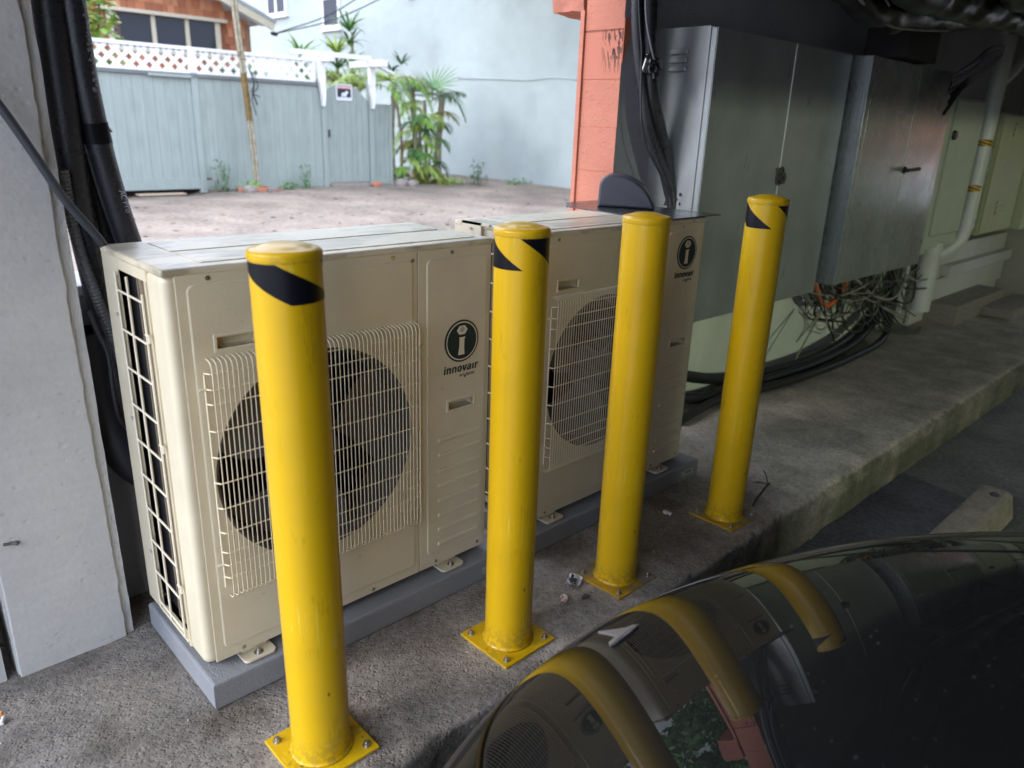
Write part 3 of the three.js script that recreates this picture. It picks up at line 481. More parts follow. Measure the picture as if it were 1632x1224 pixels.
{
  const t = thing('electrical_cabinet', 'wide dull grey cabinet with double doors and a louvred end, behind the fourth bollard', 'cabinet', [3.745, .575, -2.145], 'grey cabinets hung on the back wall');
  const hw = .675, h = 1.33, zb = -.155, zf = .155;
  part('cabinet_body', rb(-hw + .006, hw, .004, h, zb, zf - .016, .004), M.cabinet, t);
  part('end_panel', [rb(-hw, -hw + .008, .0, h + .004, zb, zf - .032, .003)], M.cabinet, t);
  part('corner_flange', rb(-hw + .001, -hw + .03, -.002, h - .006, zf - .029, zf - .001, .003), M.cabinet, t);
  for (let k = 0; k < 3; k++) part('louvre', louvre(-hw, 1.150 + (2 - k) * .036, 1.174 + (2 - k) * .036, zb + .085, zb + .180, .014), M.cabinet, t);
  for (let k = 0; k < 11; k++) part('rivet', cyl(.0035, .004, .003, 0, 0, 0, 8).rotateZ(Math.PI / 2).translate(-hw - .0005, .06 + k * .118, zf - .014), M.steel, t);
  part('door', rb(-hw + .004, .038, .006, h - .004, zf - .014, zf + .002, .003), M.cabinet, t);
  part('door', rb(.043, hw - .004, .006, h - .004, zf - .014, zf + .003, .003), M.cabinet, t);
  part('door_trim', rb(.034, .047, .02, h - .01, zf + .001, zf + .006, .002), M.zinc, t);
  const lk = part('padlock', [cyl(.030, .030, .022, 0, 0, 0, 24).rotateX(Math.PI / 2).translate(.039, .685, zf + .02), cyl(.012, .012, .03, 0, 0, 0, 12).rotateX(Math.PI / 2).translate(.039, .685, zf + .022), tube([[.022, .70, zf + .018], [.024, .725, zf + .018], [.039, .738, zf + .018], [.054, .725, zf + .018], [.056, .70, zf + .018]], .0045, 16, 8)], S(lin(.10, .095, .085), .5, { metalness: .6 }), t);
  part('hasp', [rb(.0, .078, .705, .735, zf + .003, zf + .010, .002), cyl(.036, .036, .006, 0, 0, 0, 24).rotateX(Math.PI / 2).translate(.039, .68, zf + .006)], S(lin(.1, .1, .1), .6), t);
}
{
  const t = thing('electrical_cabinet', 'second grey cabinet with a T-shaped door handle and a pinkish sheen on its door', 'cabinet', [5.155, .625, -2.10], 'grey cabinets hung on the back wall');
  const hw = .675, h = 1.275, zb = -.20, zf = .20;
  part('cabinet_body', rb(-hw, hw, 0, h, zb, zf - .016, .004), M.cabinetB, t);
  part('corner_flange', rb(-hw - .002, -hw + .052, .002, h - .002, zf - .018, zf + .002, .003), M.cabinetB, t);
  for (let k = 0; k < 10; k++) part('rivet', cyl(.0045, .005, .004, 0, 0, 0, 8).rotateX(Math.PI / 2).translate(-hw + .012, .05 + k * .13, zf + .003), S(lin(.05, .05, .05), .5), t);
  part('door', rb(-hw + .055, .044, .006, h - .004, zf - .014, zf + .001, .003), M.cabinetB, t);
  part('door', rb(.049, hw - .004, .006, h - .004, zf - .014, zf + .001, .003), M.cabinetB, t);
  part('door_handle', [rod([.07, .66, zf], [.07, .66, zf + .04], .010, 10), rod([.02, .66, zf + .04], [.21, .668, zf + .042], .011, 10), cyl(.022, .024, .01, 0, 0, 0, 16).rotateX(Math.PI / 2).translate(.07, .66, zf + .005)], S(lin(.03, .03, .03), .5), t);
}
{
  const t = thing('locker_panel', 'pale green narrow panel box with a round knob, right of the cabinets', 'panel box', [6.42, .72, -2.12]);
  part('box_body', rb(-.46, .40, 0, 1.05, -.18, .12, .004), M.locker, t);
  part('frame_plate', rb(-.47, -.27, -.06, 1.06, .12, .145, .003), M.locker, t);
  part('door', rb(-.245, .395, .07, 1.03, .122, .150, .004), M.locker, t);
  part('door_gap', bx(-.272, -.243, .08, 1.03, .119, .124), M.black, t);
  part('lower_panel', rb(-.25, .395, -.03, .064, .12, .140, .003), M.locker, t);
  part('knob', [cyl(.030, .036, .018, 0, 0, 0, 20).rotateX(Math.PI / 2).translate(-.21, .79, .165), cyl(.012, .012, .03, 0, 0, 0, 12).rotateX(Math.PI / 2).translate(-.21, .79, .155)], S(lin(.06, .055, .05), .5, { metalness: .5 }), t);
}
{
  const t = thing('drain_pipe', 'white plastic pipe with an elbow and yellow-black bands beside the panel box', 'pipe', [6.93, .4, -1.97]);
  part('pipe_run', tube([[.12, 1.96, -.02], [.02, 1.55, 0], [0, .9, 0], [0, .42, 0], [-.02, .3, -.02], [-.12, .2, -.10], [-.22, .17, -.2]], .062, 60, 18), M.pvc, t);
  part('coupling', [cyl(.070, .070, .05, 0, .43, 0, 20), cyl(.070, .070, .03, 0, .50, 0, 20)], M.pvc, t);
  part('branch', tube([[.06, 1.5, 0], [.2, 1.58, .02], [.34, 1.68, .04]], .045, 14, 12), M.pvc, t);
  for (const y of [.72, 1.065]) { const g = cyl(.0635, .0635, .05, 0, y, 0, 24, true); part('warning_band', g, S(lin(1, 1, 1), .5, { map: T.stripe }), t); }
  part('label_strip', bx(-.012, .045, .76, 1.03, .052, .068), S(lin(.5, .54, .47), .7), t);
  const g = text3('HIGH VOLTAGE', .028, .0006); g.rotateZ(Math.PI / 2); g.translate(.03, .765, .069); part('lettering', g, M.black, t);
}
{
  const t = thing('drain_pipe', 'thick white plastic pipe under the panel box, standing on the concrete step', 'pipe', [6.50, .17, -2.05]);
  part('pipe_run', tube([[0, 0, 0], [0, .2, 0], [-.01, .42, 0], [-.03, .55, 0]], .085, 30, 20), M.pvc, t);
  part('coupling', cyl(.094, .094, .06, -.03, .52, 0, 24), M.pvc, t);
}
{
  const t = thing('utility_locker', 'yellowish metal locker with louvres in its door, at the far right end', 'locker', [7.78, .72, -2.1]);
  part('locker_body', rb(-.50, .42, 0, .98, -.2, .13, .005), M.lockerY, t);
  part('door', rb(-.48, .40, .015, .965, .13, .148, .004), M.lockerY, t);
  for (const y of [.80, .16]) for (let k = 0; k < 3; k++) { const g = louvre(0, 0, .03, 0, .26, .006); g.rotateY(Math.PI / 2); g.translate(-.18 + (y < .5 ? -.02 : .0), y + k * .042, .152); part('louvre', g, M.lockerY, t); }
  part('side_box', rb(.44, .92, .0, .95, -.2, .22, .005), M.lockerY, t);
}
{
  const t = thing('wall_ledge', 'low white wall ledge behind the concrete step at the right end', 'ledge', [7.9, .2, -2.2]);
  part('low_wall', bx(-1.28, 1.05, -.2, .42, -.08, .06), M.plaster, t); part('ledge_board', rb(-.75, 1.05, .16, .26, .06, .14, .006), M.plaster, t); part('ledge_face', bx(-1.2, 1.05, -.05, .15, .06, .09), M.plaster, t);
}
{
  const t = thing('concrete_step', 'rough concrete step block at the end of the walkway under the pipes', 'step', [7.6, 0, -2.05]);
  part('upper_block', jitter(new RoundedBoxGeometry(1.3, .17, .38, 6, .012).translate(0, .085, -.02), .012, 6), M.stone, t);
  part('lower_block', jitter(new RoundedBoxGeometry(.95, .085, .26, 6, .012).translate(.5, .0425, .30), .012, 6), M.stone, t);
}
{ // tangled cables below the cabinets
  const t = thing('cable_tangle', 'tangle of loose cables hanging below the grey cabinets', 'cables', [5.6, .6, -2.17]);
  seed = 4242; const mats = [S(lin(.10, .095, .08), .6), S(lin(.05, .05, .045), .6), S(lin(.26, .25, .21), .55), S(lin(.025, .025, .025), .6)];
  for (let k = 0; k < 58; k++) {
    const a = -1.0 + 1.5 * rnd(), len = rr(.2, 1.0), dr = rr(.10, .40), z0 = rr(-.06, .10), m = mats[Math.floor(rnd() * 3.99)], r = rr(.0035, .008), loop = rnd() < .6;
    const pts = [[a, .06, z0], [a + rr(-.03, .06), -.06, z0]];
    if (loop) pts.push([a + len * .3, -dr * rr(.8, 1), z0 + rr(-.05, .1)], [a + len * .65, -dr * rr(.7, 1), z0 + rr(-.05, .12)], [a + len, -.05, z0 + rr(-.05, .05)], [a + len + .02, .06, z0]);
    else pts.push([a + rr(-.1, .2), -dr * .6, z0 + rr(0, .08)], [a + rr(-.05, .35), -dr, z0 + rr(0, .14)], [a + rr(.1, .6), -Math.min(.57, dr * 1.25), z0 + rr(.05, .24)]);
    part('cable', tube(pts, r, 26, 5), m, t);
  }
  part('cable', tube([[-.42, .02, .0], [-.32, -.06, .08], [-.05, -.2, .13], [.25, -.24, .15], [.48, -.13, .12], [.56, .05, .06]], .010, 40, 8), mats[2], t);
  for (const [p, q] of [[[.15, -.3, .1], [.62, -.45, .16]], [[.2, -.32, .1], [.45, -.44, .2]], [[-.83, -.2, .1], [-1.12, -.36, .1]], [[-.83, -.2, .1], [-1.14, -.47, .12]]]) part('cable', rod(p, q, .006, 6), mats[2], t);
  part('cable', tube([[-.79, 0, .04], [-.79, -.14, .08], [-.72, -.25, .09], [-.58, -.24, .09], [-.5, -.1, .06], [-.5, 0, .03]], .005, 30, 6), mats[1], t);
  for (let k = 0; k < 6; k++) part('cable', tube([[.05 + .05 * k, -.1, .04], [.0 + .07 * k, -.3, .08], [.15 + .06 * k, -.46, .14], [.45 + .06 * k, -.54 - .006 * k, .2], [.7 + .05 * k, -.575, .16]], .007, 24, 6), mats[1], t);
}
{
  const t = thing('orange_conduit', 'short orange flexible conduit bent below the first cabinet', 'conduit', [4.9, .45, -2.17]);
  part('conduit_run', tube([[-.12, .16, .0], [-.1, .06, .04], [.0, -.04, .06], [.1, -.02, .07], [.24, .06, .06], [.34, .14, .04]], .017, 40, 12), S(lin(.62, .13, .03), .5), t);
  const u = thing('grey_conduit', 'grey flexible conduit looping beside the orange one below the cabinets', 'conduit', [4.75, .5, -2.2]);
  part('conduit_run', tube([[-.08, .12, .0], [-.03, .02, .01], [.08, -.08, .02], [.24, -.09, .02], [.3, .0, .01], [.3, .12, 0]], .018, 36, 12), S(lin(.16, .17, .16), .6), u);
}
{ // strut frame between the second cabinet and the panel box
  const t = thing('wall_bracket', 'dark steel strut bracket with white conduits between the cabinet and the panel box', 'bracket', [6.05, .3, -2.17]);
  part('strut', [rod([-.25, -.15, .02], [.25, .2, .02], .028, 4), rod([-.3, -.02, .02], [.2, .32, .02], .028, 4), rod([.05, -.2, .05], [.02, .42, .05], .045, 4)], S(lin(.04, .04, .04), .6), t);
  part('conduit', [bx(-.14, -.085, .30, .52, .06, .1), bx(-.19, -.14, -.16, .28, .0, .03), bx(.115, .15, -.12, .4, .06, .1)], M.pvc, t);
}
{ // black hoses lying along the foot of the wall
  const defs = [[[2.85, .42, -2.22], [3.4, .20, -2.25], [3.9, .07, -2.22], [4.5, .035, -2.16], [5.1, .05, -2.13], [5.7, .16, -2.15], [6.15, .42, -2.2], [6.3, .62, -2.2]], [[2.8, .30, -2.2], [3.5, .05, -2.16], [4.2, .035, -2.10], [4.9, .035, -2.07], [5.5, .09, -2.08], [6.0, .3, -2.12], [6.2, .6, -2.17]], [[3.2, .03, -2.04], [3.7, .03, -2.09], [4.3, .03, -2.0], [5.2, .03, -1.98], [5.8, .06, -2.02], [6.1, .2, -2.1]]];
  const lab = ['thick black hose along the wall foot, highest of the three behind the fourth bollard', 'black hose lying middle of three along the foot of the wall', 'short black hose lying outermost on the walkway beside the wall'];
  defs.forEach((d, i) => tag(part('black_hose', tube(d, .033 - .004 * i, 80, 12), M.rubber, scene), lab[i], 'hose', 'black hoses along the foot of the wall'));
}
{ // plastic-wrapped cable bundle under the ceiling and grey cables fanning out of it
  const t = thing('ceiling_bundle', 'sagging black plastic-wrapped cable bundle under the ceiling at the upper right', 'cable bundle', [4.4, 2.1, -1.75]);
  const wrap = (pts, r, s) => jitter(tube(pts, r, 120, 18), .05, 9, s);
  part('wrapping', [wrap([[-1.2, .22, .05], [-.75, .03, 0], [-.35, -.03, 0], [.1, -.01, .02], [.7, .05, .02], [1.5, .14, .0], [4.4, .16, 0]], .075, 401), wrap([[-1.3, .2, .22], [-.6, .06, .2], [.1, .05, .2], [1.2, .1, .2], [4.4, .15, .2]], .10, 405), wrap([[-1.0, .2, .5], [.3, .1, .5], [1.4, .06, .46], [4.4, .06, .45]], .12, 409)], P(lin(.016, .016, .016), .42, { clearcoat: .2, clearcoatRoughness: .25 }), t);
  part('tape_strip', [tube([[-.62, .05, .03], [-.5, .02, .07], [-.38, -.03, .075]], .006, 12, 6), tube([[-.85, .02, .06], [-.55, -.06, .05], [-.25, -.10, .04], [.1, -.085, .04], [.5, -.05, .05]], .007, 30, 6)], S(lin(.35, .34, .33), .6), t);
  part('junction_box', rb(.42, .86, -.19, -.02, -.36, -.1, .01), S(lin(.03, .022, .022), .7), t);
  const u = thing('cable_fan', 'grey cables fanning down from the ceiling bundle beside the second cabinet', 'cables', [5.9, 1.9, -1.83]); seed = 99;
  for (let k = 0; k < 16; k++) { const o = k / 15, y = .16 - .02 * o; part('cable', tube([[-.42 - .05 * rnd() + .1 * o, -.05 - .15 * o, .02 * rnd()], [-.15 + .1 * o, .02 - .12 * o + .05 * rnd(), .03], [.15 + .1 * o, y - .09 * o, .02], [.5, .2 - .05 * o, .0]], rr(.006, .011), 20, 6), S(lin(...[[.16, .15, .19], [.03, .03, .03], [.24, .23, .26]][k % 3]), .5), u); }
  for (const [a, b] of [[-.42, -.2], [-.48, -.27]]) part('cable', tube([[a, b, .03], [a + .2, b + .14, .03], [a + .42, b + .25, .02]], .012, 14, 6), S(lin(.02, .02, .02), .5), u);
}
// ---------------------------------------------------------------- insulated lines on the left, in front of the daylight
{
  const grp = 'black insulated pipes beside the left pillar';
  const mk = (label, pts, r) => { const t = thing('insulated_pipe', label, 'pipe', [0, 0, 0], grp); t.position.set(...pts[2]); part('foam_sleeve', tube(pts.map((p) => [p[0] - pts[2][0], p[1] - pts[2][1], p[2] - pts[2][2]]), r, 90, 22), M.foam, t); return t; };
  mk('leftmost thick black insulated pipe, touching the pillar edge', [[.56, 2.36, -2.20], [.553, 1.9, -2.20], [.545, 1.55, -2.19], [.550, 1.25, -2.20], [.572, 1.0, -2.22], [.60, .7, -2.22], [.66, .45, -2.21], [.8, .3, -2.2]], .035);
  mk('black insulated pipe in the middle of the left bundle, set back', [[.60, 2.36, -2.26], [.595, 1.9, -2.26], [.592, 1.5, -2.26], [.612, 1.2, -2.26], [.65, .8, -2.26], [.72, .5, -2.25]], .034);
  const p3 = mk('rightmost black insulated pipe with a torn taped joint and pale lettering', [[.600, 2.36, -2.20], [.600, 1.9, -2.20], [.606, 1.52, -2.20], [.632, 1.28, -2.20], [.678, 1.05, -2.20], [.74, .8, -2.21], [.80, .5, -2.2]], .033);
  part('taped_joint', jitter(cyl(.0365, .036, .05, 0, 0, 0, 24), .008, 40).rotateZ(.10).translate(.614 - .606, 1.415 - 1.52, 0), M.tape, p3);
  part('torn_tape', [rod([.03, -.082, .02], [.044, -.10, .012], .0025, 5), rod([.028, -.12, .02], [.043, -.13, .01], .0025, 5)], S(lin(.35, .34, .37), .4), p3);
  const sc = text3('AC Pro', .014, .0008, fontR); sc.rotateZ(-Math.PI / 2); sc.rotateZ(.19); sc.rotateY(-.42); sc.translate(.646 - .606 - .004, 1.275 - 1.52, .034); part('lettering', sc, S(lin(.30, .30, .34), .6), p3);
  part('speckled_scuff', (() => { const l = []; seed = 11; for (let k = 0; k < 70; k++) { const y = rr(-.02, .30), a = rr(-.1, .35), s = rr(.0015, .004); l.push(bx(-s, s, -s, s, -.0004, .0008).rotateZ(rnd() * 3).translate(0, 0, .0332).rotateY(a + .45).translate(-.002 - .03 * 0, y, 0)); } return join(l); })(), S(lin(.2, .2, .22), .6), p3);
  const rib = (pts, r, name, label, cat, mat) => { // corrugated conduit
    const c = new THREE.CatmullRomCurve3(pts.map((p) => V(...p)), false, 'centripetal'), L = c.getLength(), n = Math.round(L / .0025), g = new THREE.TubeGeometry(c, n, 1, 10), p = g.attributes.position, fr = c.getSpacedPoints(n);
    for (let i = 0; i <= n; i++) { const ct = c.getPointAt(i / n), k = r * (i % 4 < 2 ? 1 : .84); for (let j = 0; j <= 10; j++) { const q = i * 11 + j; p.setXYZ(q, ct.x + (p.getX(q) - ct.x) * k, ct.y + (p.getY(q) - ct.y) * k, ct.z + (p.getZ(q) - ct.z) * k); } }
    g.computeVertexNormals(); return tag(part(name, g, mat, scene), label, cat);
  };
  tag(part('grey_cable', tube([[.24, 1.72, -2.05], [.33, 1.565, -2.05], [.388, 1.471, -2.05], [.436, 1.375, -2.052], [.488, 1.268, -2.06], [.53, 1.205, -2.07], [.557, 1.165, -2.08], [.585, 1.12, -2.13], [.60, 1.05, -2.16]], .0105, 70, 12), S(lin(.05, .055, .065), .5, { bumpMap: rep(T.paintBump, .05), bumpScale: .001 }), scene), 'dark grey cable slanting across the white pillar to the left outdoor unit', 'cable');
  rib([[.515, 1.33, -2.15], [.523, 1.187, -2.165], [.55, 1.02, -2.17], [.585, .86, -2.18], [.612, .72, -2.18], [.63, .5, -2.19], [.62, .28, -2.2]], .0145, 'corrugated_conduit', 'ribbed dark conduit running down between the pillar and the left outdoor unit', 'conduit', S(lin(.13, .13, .135), .4));
  tag(part('thin_cable', tube([[.52, .98, -2.13], [.535, .92, -2.14], [.552, .86, -2.14], [.553, .75, -2.14], [.562, .66, -2.15], [.60, .60, -2.17], [.64, .58, -2.18]], .006, 40, 8), M.rubber, scene), 'thin black cable curving in the dark gap behind the left outdoor unit', 'cable');
  tag(part('loose_hose', tube([[.54, .9, -2.24], [.55, .66, -2.24], [.57, .55, -2.22], [.61, .48, -2.21], [.66, .44, -2.2], [.74, .42, -2.2]], .055, 40, 16), M.rubber, scene), 'bundled black hose sagging low behind the left outdoor unit', 'hose');
}
{ // insulated lines on the right, strapped with tape
  const t = thing('line_set', 'strapped black insulated lines running down the grey wall beside the louvred cabinet', 'pipes', [2.95, 1.6, -2.2]);
  const sh = (pts) => pts.map((p) => [p[0] - 2.95, p[1] - 1.6, p[2] + 2.2]);
  part('insulated_pipe', tube(sh([[2.865, 2.36, -2.21], [2.862, 2.0, -2.21], [2.885, 1.76, -2.20], [2.91, 1.62, -2.19], [2.985, 1.45, -2.18], [3.06, 1.28, -2.17], [3.11, 1.13, -2.15], [3.13, .95, -2.13]]), .036, 80, 18), M.foam, t);
  part('insulated_pipe', tube(sh([[2.805, 2.36, -2.23], [2.802, 2.0, -2.23], [2.828, 1.8, -2.22], [2.862, 1.65, -2.205], [2.90, 1.5, -2.19], [2.98, 1.35, -2.17], [3.06, 1.2, -2.14], [3.075, 1.1, -2.13]]), .024, 80, 16), M.foam, t);
  part('wire', tube(sh([[2.775, 2.36, -2.2], [2.775, 2.02, -2.2], [2.785, 1.9, -2.19], [2.80, 1.8, -2.18], [2.81, 1.72, -2.18], [2.83, 1.5, -2.17], [2.87, 1.4, -2.16], [2.95, 1.28, -2.13], [3.03, 1.15, -2.1]]), .0045, 70, 6), S(lin(.025, .025, .03), .5), t);
  part('wire', tube(sh([[2.785, 2.36, -2.17], [2.785, 2.0, -2.17], [2.80, 1.9, -2.165], [2.82, 1.83, -2.155], [2.853, 1.76, -2.15]]), .005, 50, 6), S(lin(.20, .20, .24), .4), t);
  seed = 31; const strap = (x, y, z, n) => { const l = []; for (let k = 0; k < n; k++) { const q = jitter(new THREE.BoxGeometry(rr(.03, .075), rr(.012, .03), rr(.004, .012), 4, 3, 1), .02, 30, 500 + k); q.rotateZ(rr(-.7, .7)); q.rotateY(rr(-.5, .5)); q.translate(rr(-.035, .035), rr(-.025, .025), .036 + rr(-.004, .014)); l.push(q); } const c = cyl(.043, .043, .075, .012, 0, 0, 20); l.push(jitter(c, .012, 30)); const m = part('tape_wrap', l, P(lin(.03, .03, .034), .22, { clearcoat: .6, clearcoatRoughness: .1 }), t); m.position.set(x - 2.95, y - 1.6, z + 2.2); m.rotation.z = -.25; };
  strap(2.868, 1.735, -2.195, 7); strap(3.095, 1.165, -2.145, 8);
}
// ---------------------------------------------------------------- small things on the ground
{
  const t = thing('wheel_stop', 'pale concrete wheel stop on the dark floor behind the car', 'wheel stop', [3.63, -.2, -.72]);
  const s = new THREE.Shape(); s.moveTo(-.09, 0); s.lineTo(.09, 0); s.lineTo(.07, .105); s.lineTo(.055, .12); s.lineTo(-.04, .12); s.lineTo(-.062, .108);
  const g = ext(s, 1.75, .008, -1.75 / 2); g.rotateY(Math.PI / 2); g.translate(-.58, 0, 0); part('stop_block', jitter(g, .004, 12), M.stone, t);
  for (const x of [.2, -1.3]) part('anchor_pin', [cyl(.020, .020, .006, x, .1215, .01, 16), cyl(.011, .013, .014, x, .126, .01, 12)], S(lin(.08, .075, .07), .5, { metalness: .6 }), t);
}
{
  const t = thing('crumpled_wrapper', 'crumpled silver and black wrapper on the concrete by the third bollard', 'wrapper', [1.703, 0, -1.425]);
  const mk = (w, d, s) => { const g = new THREE.PlaneGeometry(w, d, 8, 8); g.rotateX(-Math.PI / 2); const p = g.attributes.position; for (let i = 0; i < p.count; i++) p.setY(i, .006 + .022 * fbm(p.getX(i) * 60 + s, p.getZ(i) * 60, 3, 601) - .004); g.computeVertexNormals(); return g; };
  const foil = S(lin(.62, .62, .68), .35, { metalness: .5, side: THREE.DoubleSide }), ink = S(lin(.02, .02, .025), .5, { side: THREE.DoubleSide });
  part('foil_sheet', mk(.058, .048, 1).rotateY(.5), foil, t); part('printed_panel', mk(.03, .022, 9).rotateY(.5).translate(-.012, .004, .006), ink, t); part('printed_panel', mk(.04, .01, 5).rotateY(.4).translate(.004, .005, -.014), ink, t);
}
seed = 77;
{
  const scrap = (x, z, s, mat, label, cat) => { const g = new THREE.IcosahedronGeometry(s, 2); g.scale(1.3, .25, .8); jitter(g, s * 1.1, 2.2 / s, 611 + Math.floor(x * 100)); g.rotateY(x * 30); g.translate(0, s * .24, 0); const m = part('scrap', g, mat, scene); m.position.set(x, .001, z); return tag(m, label, cat); };
  scrap(1.608, -1.385, .017, S(lin(.55, .42, .36), .8), 'pale dry leaf scrap beside the crumpled wrapper', 'leaf scrap');
  scrap(1.672, -1.345, .013, S(lin(.08, .075, .07), .8), 'small dark crumb of litter in front of the wrapper', 'litter');
  scrap(2.361, -1.516, .016, S(lin(.75, .74, .70), .7), 'white paper scrap between the third and fourth bollards', 'paper scrap');
  const cig = thing('cigarette_butt', 'cigarette butt lying on the concrete at the left edge', 'cigarette butt', [.141, .006, -1.955]); cig.rotation.y = 1.2;
  part('paper', cyl(.0045, .0045, .026, 0, 0, 0, 12).rotateZ(Math.PI / 2), M.white, cig); part('filter_tip', cyl(.0046, .0046, .014, .02, 0, 0, 12).rotateZ(Math.PI / 2), S(lin(.6, .26, .08), .8), cig);
  tag(part('twig', [tube([[2.69, .004, -1.315], [2.74, .012, -1.33], [2.80, .008, -1.345], [2.86, .018, -1.355], [2.925, .012, -1.37]], .0045, 24, 6), tube([[2.90, .012, -1.366], [2.92, .04, -1.385], [2.91, .07, -1.40]], .0022, 10, 5), tube([[2.905, .012, -1.366], [2.87, .03, -1.38], [2.84, .034, -1.40]], .002, 10, 5)], S(lin(.035, .028, .024), .9), scene), 'dark curved twig lying beside the base of the fourth bollard', 'twig');
  const grit = []; for (let k = 0; k < 420; k++) { const x = rr(.1, 4.2), z = rr(-2.0, -1.22), s = rr(.0012, .004) * (rnd() < .06 ? 2.2 : 1); if (x > .55 && x < 2.8 && z < -1.62) continue; grit.push(new THREE.TetrahedronGeometry(s, 0).rotateX(rnd() * 6).rotateY(rnd() * 6).translate(x, s * .5, z)); }
  tag(part('loose_grit', grit, S(lin(.36, .33, .30), .9), scene), 'loose grit and crumbs scattered over the walkway', 'grit', null, 'stuff');
}
// ---------------------------------------------------------------- parked black car, nose towards the bollards
{
  const XC = 1.0665, A = .9474, Z0 = -.903, FL = -.2;
  const zf = (X) => Z0 + .4487 * X * X + .026 * Math.pow(Math.abs(X) / A, 8);
  const hy = (X, t) => { let y = .3169 + .5161 * Math.pow(Math.max(t, 0), .4685) + .0583 * X * X * (1 - sstep(.55, .95, Math.abs(X))) + .0583 * .45 * sstep(.55, .95, Math.abs(X)); if (t > .5) y -= .10 * (t - .5) * (t - .5); const e = clamp((Math.abs(X) - (A - .0827)) / .0827); return y - .0585 * (1 - Math.sqrt(Math.max(0, 1 - e * e))); };
  const ts = (X) => { const d = Math.abs(X + .08); return Math.min(1.16, .03 + .62 * d * d + 2.6 * Math.pow(d, 5)); };
  const TB = 1.16, t0 = thing('black_car', 'glossy black car parked with its nose towards the bollards', 'car', [XC, FL, 1.2]);
  const loc = (x, y, z) => [x, y - FL, z - 1.2];
  const paint = P(lin(.80, .80, .80), .6, { map: rep(T.dust, 1.1), specularIntensity: .15, clearcoat: 1, clearcoatRoughness: .008 });
  const plainPaint = P(lin(.010, .0105, .011), .4, { clearcoat: 1, clearcoatRoughness: .03 });
  const darkTrim = S(lin(.012, .012, .013), .5), chrome = S(lin(.66, .66, .72), .3, { metalness: .85 });
  const grid = (nu, nv, fn) => { const pos = [], uv = [], idx = []; for (let j = 0; j <= nv; j++) for (let i = 0; i <= nu; i++) { const q = fn(i / nu, j / nv); pos.push(...loc(...q)); uv.push(q[0] + .3, q[2] + q[1] * .6); } for (let j = 0; j < nv; j++) for (let i = 0; i < nu; i++) { const a = j * (nu + 1) + i, b = a + 1, c = a + nu + 1, d = c + 1; idx.push(a, c, b, b, c, d); } const g = new THREE.BufferGeometry(); g.setAttribute('position', new THREE.Float32BufferAttribute(pos, 3)); g.setAttribute('uv', new THREE.Float32BufferAttribute(uv, 2)); g.setIndex(idx); g.computeVertexNormals(); return g; };
  const XH = .695, ease = (u) => u < .5 ? 2 * u * u : 1 - 2 * (1 - u) * (1 - u);
  // bonnet with rolled-down edges
  const hood = part('bonnet', grid(150, 120, (u, v) => { const k = u * 2 - 1, X = -.08 + (XH + .03) * Math.sign(k) * (1 - Math.pow(1 - Math.abs(k), 1.25)) * .985, a = ts(X) + .0045, t = a + (TB - a) * Math.pow(v, 1.5); const edge = Math.min((t - a), Math.abs(XH + .03) * .985 - Math.abs(X + .08)); return [X, hy(X, t) - .006 * Math.pow(1 - clamp(edge / .006), 2), zf(X) + t]; }), paint, t0);
  // bumper and wings as one skin around it, down to the sill
  const skin = [];
  skin.push(grid(260, 40, (u, v) => { const k = u * 2 - 1, X = A * Math.sign(k) * (1 - Math.pow(1 - Math.abs(k), 1.6)), d = Math.abs(X + .08); const a = d > XH + .005 ? TB : ts(X), t = a * Math.pow(v, 2.1); const edge = a - t; return [X, hy(X, t) - .006 * Math.pow(1 - clamp(edge / .005), 2) * (a < TB ? 1 : 0), zf(X) + t]; }));
  const out = (u) => { const k = u * 2 - 1, X = A * Math.sign(k) * (1 - Math.pow(1 - Math.abs(k), 1.6)); return X; };
  skin.push(grid(160, 14, (u, v) => { const X = out(u), y1 = hy(X, 0), y = mix(y1, -.06, v); const b = .03 * Math.sin(v * Math.PI * .8) - .05 * Math.pow(v, 4); return [X * (1 + .01 * Math.sin(v * 3)), y, zf(X) - b * (1 - Math.pow(Math.abs(X) / A, 6))]; }));
  part('front_bumper', skin, paint, t0);
  for (const s of [-1, 1]) { // flanks
    part('flank', grid(60, 12, (u, v) => { const z = mix(zf(A), 3.0, u), t = z - zf(A), yt = hy(A, Math.min(t, TB)) + .0 * t, y = mix(yt, -.02, v); const w = Math.hypot(clamp((z + .02) / .34, -1, 1) * .34, 0); return [s * (A + .012 * Math.sin(v * Math.PI)), y, z]; }), plainPaint, t0);
    for (const z of [.12, 2.55]) { const wz = z, wheel = part('wheel', new THREE.TorusGeometry(.25, .085, 16, 40).rotateY(Math.PI / 2).translate(s * (A - .04), .33, wz - 1.2), S(lin(.012, .012, .012), .85), t0); part('rim', [cyl(.20, .20, .12, 0, 0, 0, 24).rotateZ(Math.PI / 2).translate(s * (A - .05), .33, wz - 1.2), ...Array.from({ length: 5 }, (_, k) => bx(-.02, .02, .03, .2, -.03, .03).rotateX(k * Math.PI * .4).translate(s * (A + .005), .33, wz - 1.2))], M.zinc, wheel); }
    part('headlight', grid(16, 6, (u, v) => { const X = s * mix(.48, .86, u), y = mix(.30, .20, v); return [X, y, zf(X) - .03 - .004 * Math.sin(v * 3.14)]; }), M.glass, t0);
  }
  part('grille', grid(40, 10, (u, v) => { const X = mix(-.5, .5, u), y = mix(.19, .02, v); return [X, y, zf(X) - .037 + .0 * v]; }), darkTrim, t0);
  // cowl, windscreen, roof and tail
  const by = hy(0, TB), bz = zf(0) + TB;
  part('cowl', grid(40, 4, (u, v) => { const X = mix(-A, A, u); return [X, hy(X, TB) + .01 * v - .02 * Math.sin(v * 3.14), zf(X) + TB + v * .16]; }), darkTrim, t0);
